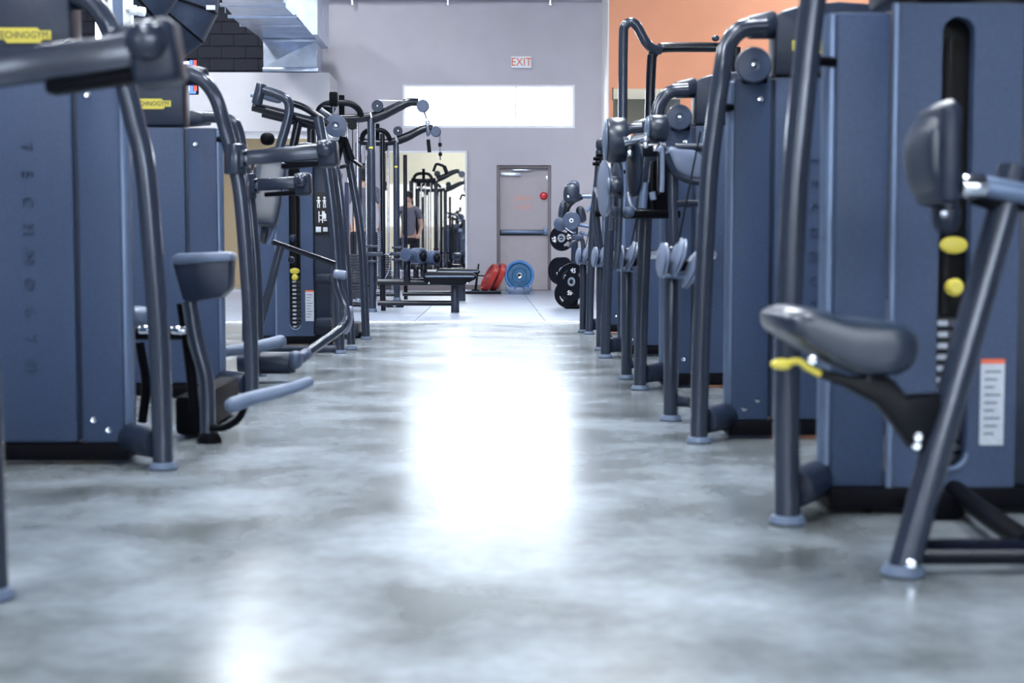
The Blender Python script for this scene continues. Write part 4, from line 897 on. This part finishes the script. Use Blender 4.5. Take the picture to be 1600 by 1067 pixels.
weight_plate('black plate low on the rack with an open grip hole near the floor', P(887, 459, Yq+0.25), (-0.50, -0.86, 0), r=0.155, txt=False, spin=10)
weight_plate('black plate second in the row, its rim showing left of the front 45 plate', P(882, 424, Yq+0.45), (-0.72, -0.69, 0), r=0.165, txt=False, grips=False)
weight_plate('black plate furthest left on the rack, edge-on beside the door', P(875, 423, Yq+0.75), (-0.72, -0.69, 0), r=0.16, txt=False, grips=False)
weight_plate('upper black plate marked 45 above the others', P(879, 372, Yq+1.1), (-0.42, -0.9, 0), r=0.155, spin=-20)
Yg = 15.0
lc = place('leg_curl_machine', P(900, 440, Yg).x, Yg, 'far right machine with stacked cushions and round grey roller discs beside the plates')
MB().pad(P(893, 302, Yg), (0.17, 0.15, 0.21), Matrix.Rotation(R(6), 3, 'Y'), p=2.8).build('head_cushion', 'vinyl', lc)
MB().pad(P(897, 296, Yg+0.12), (0.12, 0.12, 0.19), p=2.8).build('head_cushion', 'disc', lc)
MB().lathe([(0, 0), (0.014, 0), (0, 0.008)], P(888, 307, Yg-0.09), (0, -1, 0), 10).build('cushion_bolt', 'chrome', lc)
MB().tube([P(909, 307, Yg), P(896, 314, Yg), P(888, 322, Yg), P(884, 335, Yg), P(886, 350, Yg)], 0.032).build('arm_curve', 'framedark', lc)
MB().cyl(P(909, 307, Yg), P(924, 307, Yg), 0.022).build('arm_stub', 'trim', lc)
MB().pad(P(880, 328, Yg+0.15), (0.10, 0.16, 0.22), Matrix.Rotation(R(10), 3, 'Y'), p=2.5).build('side_cushion', 'vinyl', lc)
c = P(893, 344.5, Yg-0.12); d_ = MB().lathe([(0, -0.06), (0.088, -0.06), (0.094, -0.03), (0.094, 0.005), (0.086, 0.012), (0, 0.016)], c, (-0.1, -1, 0), 32).build('roller_disc', 'disc', lc)
MB().lathe([(0.012, 0.014), (0.022, 0.018), (0.022, 0.022), (0.012, 0.024)], c, (-0.1, -1, 0), 20).build('disc_hub', 'white', d_)
c = P(876, 350, Yg+0.1); MB().lathe([(0, -0.05), (0.07, -0.05), (0.075, 0), (0.06, 0.01), (0, 0.012)], c, (-0.2, -1, 0), 28).build('roller_disc', 'disc', lc)
MB().tube([P(900, 350, Yg), P(920, 354, Yg)], 0.02, smooth=False).tube([P(905, 362, Yg), P(920, 368, Yg)], 0.016, smooth=False).build('rail', 'trim', lc)
MB().tube([P(884, 355, Yg), P(893, 362, Yg), P(900, 364, Yg)], 0.012).build('rail_hook', 'chrome', lc)
MB().pad(P(903, 370, Yg), (0.12, 0.10, 0.06), p=3).build('seat_block', 'disc', lc)
MB().tube([P(888, 386, Yg), P(896, 378, Yg), P(910, 376, Yg), P(911, 420, Yg), P(911, 470, Yg)], 0.024).build('post', 'frame', lc)
MB().pad(P(908, 335, Yg+0.2), (0.10, 0.1, 0.18), Matrix.Rotation(R(-14), 3, 'Y'), p=2.8).build('back_cushion', 'vinyl', lc)
MB().tube([P(916, 330, Yg), P(924, 322, Yg)], 0.02, smooth=False).build('diagonal_strut', 'trim', lc)
q = P(911, 470, Yg); MB().cyl((q.x, Yg, 0), (q.x, Yg, 0.12), 0.035).build('foot_cap', 'foot', lc)

# ---------- bumper plates and platform at the back wall
def bumper(label, c, ax, m, rimm, lab='bumper'):
    ax = Vector(ax).normalized(); t = thing('bumper_plate', c, label, 'weight plate'); r = 0.225
    MB().lathe([(0.026, 0.01), (0.055, 0.01), (0.06, 0.004), (0.10, 0.004), (0.11, 0.012), (0.115, -0.004), (0.17, -0.006), (0.185, 0.012), (0.215, 0.014), (r, 0.004), (r, -0.06), (0.215, -0.07), (0.026, -0.07), (0.026, 0.01)], c, ax, 44).build('plate_body', m, t)
    MB().lathe([(0.192, 0.011), (0.195, 0.018), (0.214, 0.018), (r+0.001, 0.006), (r+0.001, -0.05), (0.222, -0.05), (0.21, 0.010)], c, ax, 44).build('rim', rimm, t)
    MB().lathe([(0.024, 0.012), (0.04, 0.016), (0.04, 0.002), (0.024, 0.002)], c, ax, 24).build('steel_hub', 'chrome', t)
    MB().lathe([(0, -0.02), (0.026, -0.02), (0.026, -0.03), (0, -0.03)], c, ax, 20).build('bore_shade_disc', 'slot', t)  # dark disc added for the shade inside the open hub hole
    return t
Yk = 21.6
bumper('blue bumper plate standing upright on a pale steel stand before the door', P(811.5, 430, Yk), (0, -1, 0), 'blueplate', 'ltblue')
stn = place('plate_stand', P(811, 458, Yk).x, Yk, 'low pale steel stand under the blue plate', 'stand')
MB().boxpx(790, 449, 832, 459, Yk-0.12, 0.05, bev=0.006).build('front_rail', 'trim', stn)
MB().boxpx(790, 449, 832, 459, Yk+0.12, 0.05, bev=0.006).build('rear_rail', 'trim', stn)
for x in (792.5, 829): MB().boxpx(x-2, 445, x+2, 459, Yk-0.12, 0.28, bev=0.004).build('side_plate', 'trim', stn)
MB().tube([P(804, 451, Yk-0.13), P(811.5, 440, Yk-0.13), P(819, 451, Yk-0.13)], 0.010, smooth=False, seg=8).build('triangle_brace', 'trim', stn)
q = P(811, 458.5, Yk)
for x in (792, 830): a = P(x, 458, Yk); MB().box((a.x, Yk, 0.02), (0.05, 0.3, 0.04), bev=0.005).build('foot', 'trim', stn)
bumper('front red bumper plate leaning beside the blue plate, nearer the bench', P(762.5, 432.6, Yk), (-0.88, -0.20, 0.46), 'redplate', 'redplate')
bumper('rear red bumper plate leaning between the other red plate and the blue one', P(775.5, 432, Yk+0.12), (-0.90, -0.16, 0.42), 'redplate', 'redplate')
pf = place('lifting_platform', P(750, 457, Yk).x, Yk, 'low dark platform edge under the red plates', 'platform')
a = P(700, 457, Yk-0.15); c = P(783, 457, Yk-0.15)
MB().box(((a.x+c.x)/2, Yk+0.35, 0.027), (c.x-a.x, 1.0, 0.034), bev=0.004).build('deck', 'black', pf)
MB().box(((a.x+c.x)/2, Yk+0.35, 0.050), (c.x-a.x-0.04, 0.96, 0.012), bev=0.003).build('deck_top', 'disc', pf)
mk = thing('small_stand', P(744, 455, Yk), 'small black upright stand between the bench and red plates', 'stand')
MB().cyl(P(743, 452, Yk), P(748, 412, Yk), 0.02, 0.012).cyl(P(738, 430, Yk), P(757, 431, Yk), 0.01, seg=8).build('stem', 'black', mk)
MB().box(P(743, 453, Yk), (0.12, 0.1, 0.02)).build('foot', 'black', mk)

# ================================================================== DUCTS and things up high
Yr = 20.5
du = thing('square_air_duct', P(450, 113, Yr), 'silver rectangular air duct stepping down onto the pale soffit', 'duct')
def ductbox(x0, y0, x1, y1, Y, d, name='duct_section', m='duct', bev=0.006): return MB().boxpx(x0, y0, x1, y1, Y, d, bev=bev).build(name, m, du)
YS = 22.45
ductbox(411, 64, 495, 106, YS, 0.8)
b = MB()
a0, a1, a2, a3 = P(412, 65, YS-0.004), P(494, 65, YS-0.004), P(494, 105, YS-0.004), P(412, 105, YS-0.004); mid = P(455, 82, YS-0.035)
bmv = [b.bm.verts.new(v) for v in (a0, a1, a2, a3, mid)]
for i in range(4): b.bm.faces.new((bmv[i], bmv[(i+1) % 4], bmv[4]))
b.build('cross_broken_face', 'duct', du, flat=True)
ductbox(410, 105, 497, 112, YS-0.03, 0.85, 'flange', 'duct'); ductbox(409, 60, 497, 65, YS-0.03, 0.85, 'flange', 'duct'); ductbox(405, 54, 498, 59, YS-0.08, 0.9, 'flange', 'duct')
# angled transition: stepped sections coming forward and up
steps = [((405, 58), (492, 58), (365+15, 39), (475, 39), 22.35, 21.2), ((380, 42), (475, 40), (362, 26), (460, 26), 21.2, 20.0), ((366, 26), (460, 25), (350, 8), (443, 8), 20.0, 18.8), ((348, 10), (443, 8), (343, -30), (442, -30), 18.8, 17.0)]
for (A, B, Cc, Dd, Ya_, Yb_) in steps:
    a, bb, c, d = P(*A, Ya_), P(*B, Ya_), P(*Cc, Yb_), P(*Dd, Yb_)
    k = MB(); up = Vector((0, 0.0, 0.5))
    vs = [k.bm.verts.new(v) for v in (a, bb, d, c, a+up, bb+up, d+up, c+up)]
    for f in ((0, 1, 2, 3), (7, 6, 5, 4), (0, 4, 5, 1), (1, 5, 6, 2), (2, 6, 7, 3), (3, 7, 4, 0)): k.bm.faces.new([vs[i] for i in f])
    k.build('duct_section', 'duct', du, flat=True)
    k = MB().cyl(c+Vector((-0.05, -0.01, 0)), d+Vector((0.03, -0.01, 0)), 0.025, seg=8); k.build('seam_rib', 'duct', du)
k = MB().prism([P(443, 0, 20.3), P(496, -40, 20.3), P(496, 54, 20.3), P(488, 54, 20.3)], (0, 1.4, 0)); k.build('side_cheek', 'duct', du, flat=True)
hg = MB()
for x in (441.5, 352, 498.5): hg.cyl(P(x, -80, 20.2 if x < 490 else 23.3), P(x, 20 if x < 490 else 108, 20.2 if x < 490 else 23.3), 0.010, seg=8)
hg.build('hanger_rod', 'steel', du)
# black round ducts
def gored(name, label, pts, Y, r, n=1):
    t = thing(name, P(*pts[-1], Y), label, 'duct')
    W = [P(x, y, Y) for x, y in pts]
    mb = MB(); n_ = []
    for i, p in enumerate(W):
        a = W[max(0, i-1)]; b = W[min(len(W)-1, i+1)]; n_.append((b-a).normalized())
    for i in range(len(W)-1):
        k = MB(); rg = []
        for j in (i, i+1):
            d = (W[i+1]-W[i]).normalized(); u = Vector((0, 1, 0)); v = d.cross(u).normalized(); nn = n_[j]; ring = []
            for q in range(40):
                off = u*(r[j]*math.cos(2*math.pi*q/40))+v*(r[j]*math.sin(2*math.pi*q/40)); pt = W[j]+off; pt = pt-d*((pt-W[j]).dot(nn)/d.dot(nn)); ring.append(k.bm.verts.new(pt))
            rg.append(ring)
        for q in range(40): k.bm.faces.new((rg[0][q], rg[0][(q+1) % 40], rg[1][(q+1) % 40], rg[1][q]))
        k.build('gore', 'blackduct', t)
    for i in range(1, len(W)-1):
        ax = (W[i+1]-W[i-1]).normalized(); MB().lathe([(r[i]-0.01, -0.02), (r[i]+0.010, -0.012), (r[i]+0.010, 0.012), (r[i]-0.01, 0.012)], W[i], ax, 40).build('seam_ring', 'base', t)
    return t
Yv = 15.0
def cone_seg(t, A, B, Cc, Dd, Y, dep, m='blackduct'):
    pass
t = gored('round_air_duct', 'large black round duct elbow sweeping down in front of the dark block wall', [(300, -90), (303, -30), (298, 10), (284, 38), (258, 58), (225, 68), (180, 70)], 16.0, [0.30]*7)
o = MB().boxpx(322, 8, 336, 15, 15.65, 0.02).build('duct_label', 'label', t)
t = gored('round_air_duct', 'second black round duct at the very top left beside white column', [(262, -70), (250, -30), (225, 5), (190, 20)], 14.2, [0.24, 0.24, 0.24, 0.24])
# white column and spot lamp
t = thing('white_column', (P(180, 0, 13.0).x, 13.0, 0), 'white steel column rising behind the nearest left machine', 'column')
a = P(165, 0, 13.0); c = P(205, 0, 13.0)
MB().box((P(171, 0, 13).x, 13.0, 2.4), (0.07, 0.10, 4.8)).box((P(200, 0, 13).x, 13.0, 2.4), (0.07, 0.10, 4.8)).build('flange', 'whitepaint', t)
MB().box((P(186, 0, 13).x, 13.0, 2.4), (0.12, 0.03, 4.8)).build('web', 'trim', t)
t = thing('white_spotlight', P(210, 15, 12.9), 'small white spotlight clamped high on the white column', 'spotlight')
MB().cyl(P(203, 16, 12.85), P(214, 16, 12.85), 0.045, bev=0.01).cyl(P(215, 17, 12.85), P(227, 19, 12.85), 0.042, bev=0.01).build('lamp_body', 'whitepaint', t)
MB().cyl(P(200, 16, 12.94), P(208, 16, 12.87), 0.02).build('bracket', 'whitepaint', t)
# television
Yx = 17.0
t = thing('television', P(290, 125, Yx), 'lit wall screen with white, blue and red picture behind second left machine', 'television')
MB().boxpx(262, 90, 309, 147, Yx, 0.08, bev=0.01).build('screen_housing', 'base', t)
MB().boxpx(264, 96, 296, 142, Yx-0.006, 0.01).build('lit_picture', 'screenwhite', t)
MB().boxpx(296.5, 94, 301.5, 142, Yx-0.006, 0.01).build('blue_stripe', 'screenblue', t)
MB().boxpx(302, 94, 307.5, 142, Yx-0.006, 0.01).build('red_stripe', 'screenred', t)
MB().boxpx(264, 142.3, 306, 146, Yx-0.008, 0.01).build('blue_glow_strip', 'screenblue', t)
q = P(285, 90, Yx); MB().cyl((q.x, Yx+0.04, q.z), (q.x, Yx+0.04, H), 0.02).build('hanger_pole', 'base', t)
# small lit lamp seen over the nearest left machine
t = thing('strip_lamp', P(154, 50, 11.0), 'short glowing vertical strip lamp above nearest left machine', 'lamp')
MB().boxpx(148, 33, 162, 73, 11.0, 0.03, bev=0.01).build('diffuser', mat('strip_lamp_glow', (0.8, 0.8, 0.9), 0.4, emit=(0.9, 0.85, 1.0), estr=4.0), t)
MB().boxpx(146, 30, 164, 76, 11.03, 0.03, bev=0.01).build('housing', 'base', t)
q = P(155, 40, 11.045); MB().cyl(q, (q.x, q.y, H), 0.012).build('hanger_pole', 'base', t)

# ================================================================== PERSON behind the cable stations
def person(label, X, Y, face=0):
    t = thing('person', (X, Y, 0), label, 'person')
    def skin(name, verts, edges, radii, m, root=0, sub=2):
        me = bpy.data.meshes.new(name); me.from_pydata([Vector(v)+Vector((X, Y, 0))-Vector(t['_o']) for v in verts], edges, []); me.materials.append(M[m])
        o = bpy.data.objects.new(name, me); C.objects.link(o); o.parent = t; o['_o'] = t['_o']
        s_ = o.modifiers.new('skin', 'SKIN'); s_.use_smooth_shade = True
        for i, r in enumerate(radii): me.skin_vertices[0].data[i].radius = (r if isinstance(r, tuple) else (r, r)); me.skin_vertices[0].data[i].use_root = (i == root)
        q = o.modifiers.new('sub', 'SUBSURF'); q.levels = sub; q.render_levels = sub; return o
    V = []; E = []; Rr = []
    def chain(start, pts):
        p = start
        for (v, r) in pts:
            V.append(v); Rr.append(r); i = len(V)-1
            if p is not None: E.append((p, i))
            p = i
        return p
    chain(None, [((0, 0, 0.98), (0.15, 0.11))])
    neck = chain(0, [((0, 0, 1.15), (0.13, 0.095)), ((0, 0, 1.35), (0.16, 0.11)), ((0, 0.01, 1.50), (0.10, 0.075)), ((0, 0.0, 1.56), 0.055), ((0, -0.0, 1.63), 0.058), ((0, 0.0, 1.69), (0.077, 0.09)), ((0, 0.0, 1.75), (0.065, 0.08))])
    for s in (-1, 1):
        chain(3, [((s*0.17, 0.01, 1.47), 0.060), ((s*0.23, 0.0, 1.30), 0.047), ((s*0.25, -0.02, 1.14), 0.038), ((s*0.22, 0.14, 1.00), 0.030), ((s*0.20, 0.22, 0.95), (0.036, 0.02))])
        w = len(V)-1
        for k in range(4): chain(w, [((s*(0.17+0.018*k), 0.27, 0.945), 0.009), ((s*(0.17+0.018*k), 0.30+0.005*(k % 2), 0.925), 0.008), ((s*(0.17+0.018*k), 0.31, 0.90), 0.007)])
        chain(w, [((s*0.16, 0.24, 0.96), 0.010), ((s*0.145, 0.27, 0.945), 0.009)])
        chain(0, [((s*0.10, 0, 0.88), 0.095), ((s*0.11, 0.01, 0.50), 0.058), ((s*0.11, -0.02, 0.30), 0.055), ((s*0.11, -0.01, 0.09), 0.036), ((s*0.12, 0.10, 0.04), (0.042, 0.03)), ((s*0.12, 0.16, 0.03), (0.035, 0.02))])
    skin('body', V, E, Rr, 'skin')
    skin('shirt', [(0, 0, 0.93), (0, 0, 1.15), (0, 0, 1.35), (0, 0.005, 1.49), (-0.18, 0.01, 1.465), (-0.245, 0, 1.27), (0.18, 0.01, 1.465), (0.245, 0, 1.27)], [(0, 1), (1, 2), (2, 3), (3, 4), (4, 5), (3, 6), (6, 7)], [(0.165, 0.125), (0.15, 0.115), (0.18, 0.13), (0.11, 0.085), 0.072, 0.062, 0.072, 0.062], 'shirt', 1)
    skin('trousers', [(0, 0, 0.96), (-0.10, 0, 0.86), (-0.11, 0.01, 0.5), (-0.11, -0.01, 0.08), (0.10, 0, 0.86), (0.11, 0.01, 0.5), (0.11, -0.01, 0.08)], [(0, 1), (1, 2), (2, 3), (0, 4), (4, 5), (5, 6)], [(0.16, 0.12), 0.105, 0.075, 0.055, 0.105, 0.075, 0.055], 'trousers')
    b = MB(); b.pad((X, Y-0.022, 1.735), (0.185, 0.20, 0.21), p=2.2).pad((X, Y-0.045, 1.66), (0.155, 0.12, 0.13), p=2.2); b.build('hair', 'hair', t)
    b = MB(); b.pad((X, Y+0.105, 1.665), (0.026, 0.04, 0.05), p=2.2)
    for s in (-1, 1): b.pad((X+s*0.088, Y, 1.67), (0.02, 0.045, 0.06), p=2.2)
    b.build('nose_and_ears', 'skin', t)
    b = MB()
    for s in (-1, 1): b.pad((X+s*0.034, Y+0.088, 1.695), (0.022, 0.014, 0.012), p=2)
    b.pad((X, Y+0.088, 1.625), (0.05, 0.012, 0.008), p=2); b.build('eyes_and_mouth', 'eye', t)
    for s in (-1, 1): MB().pad((X+s*0.12, Y+0.06, 0.045), (0.10, 0.28, 0.09), p=2.8).build('shoe', 'black', t)
    return t
person('dark haired person in grey shirt seen from behind, between the machine uprights at left', P(568, 300, 19.3).x, 19.3)

# clean helper properties
for o in bpy.data.objects:
    if '_o' in o: del o['_o']
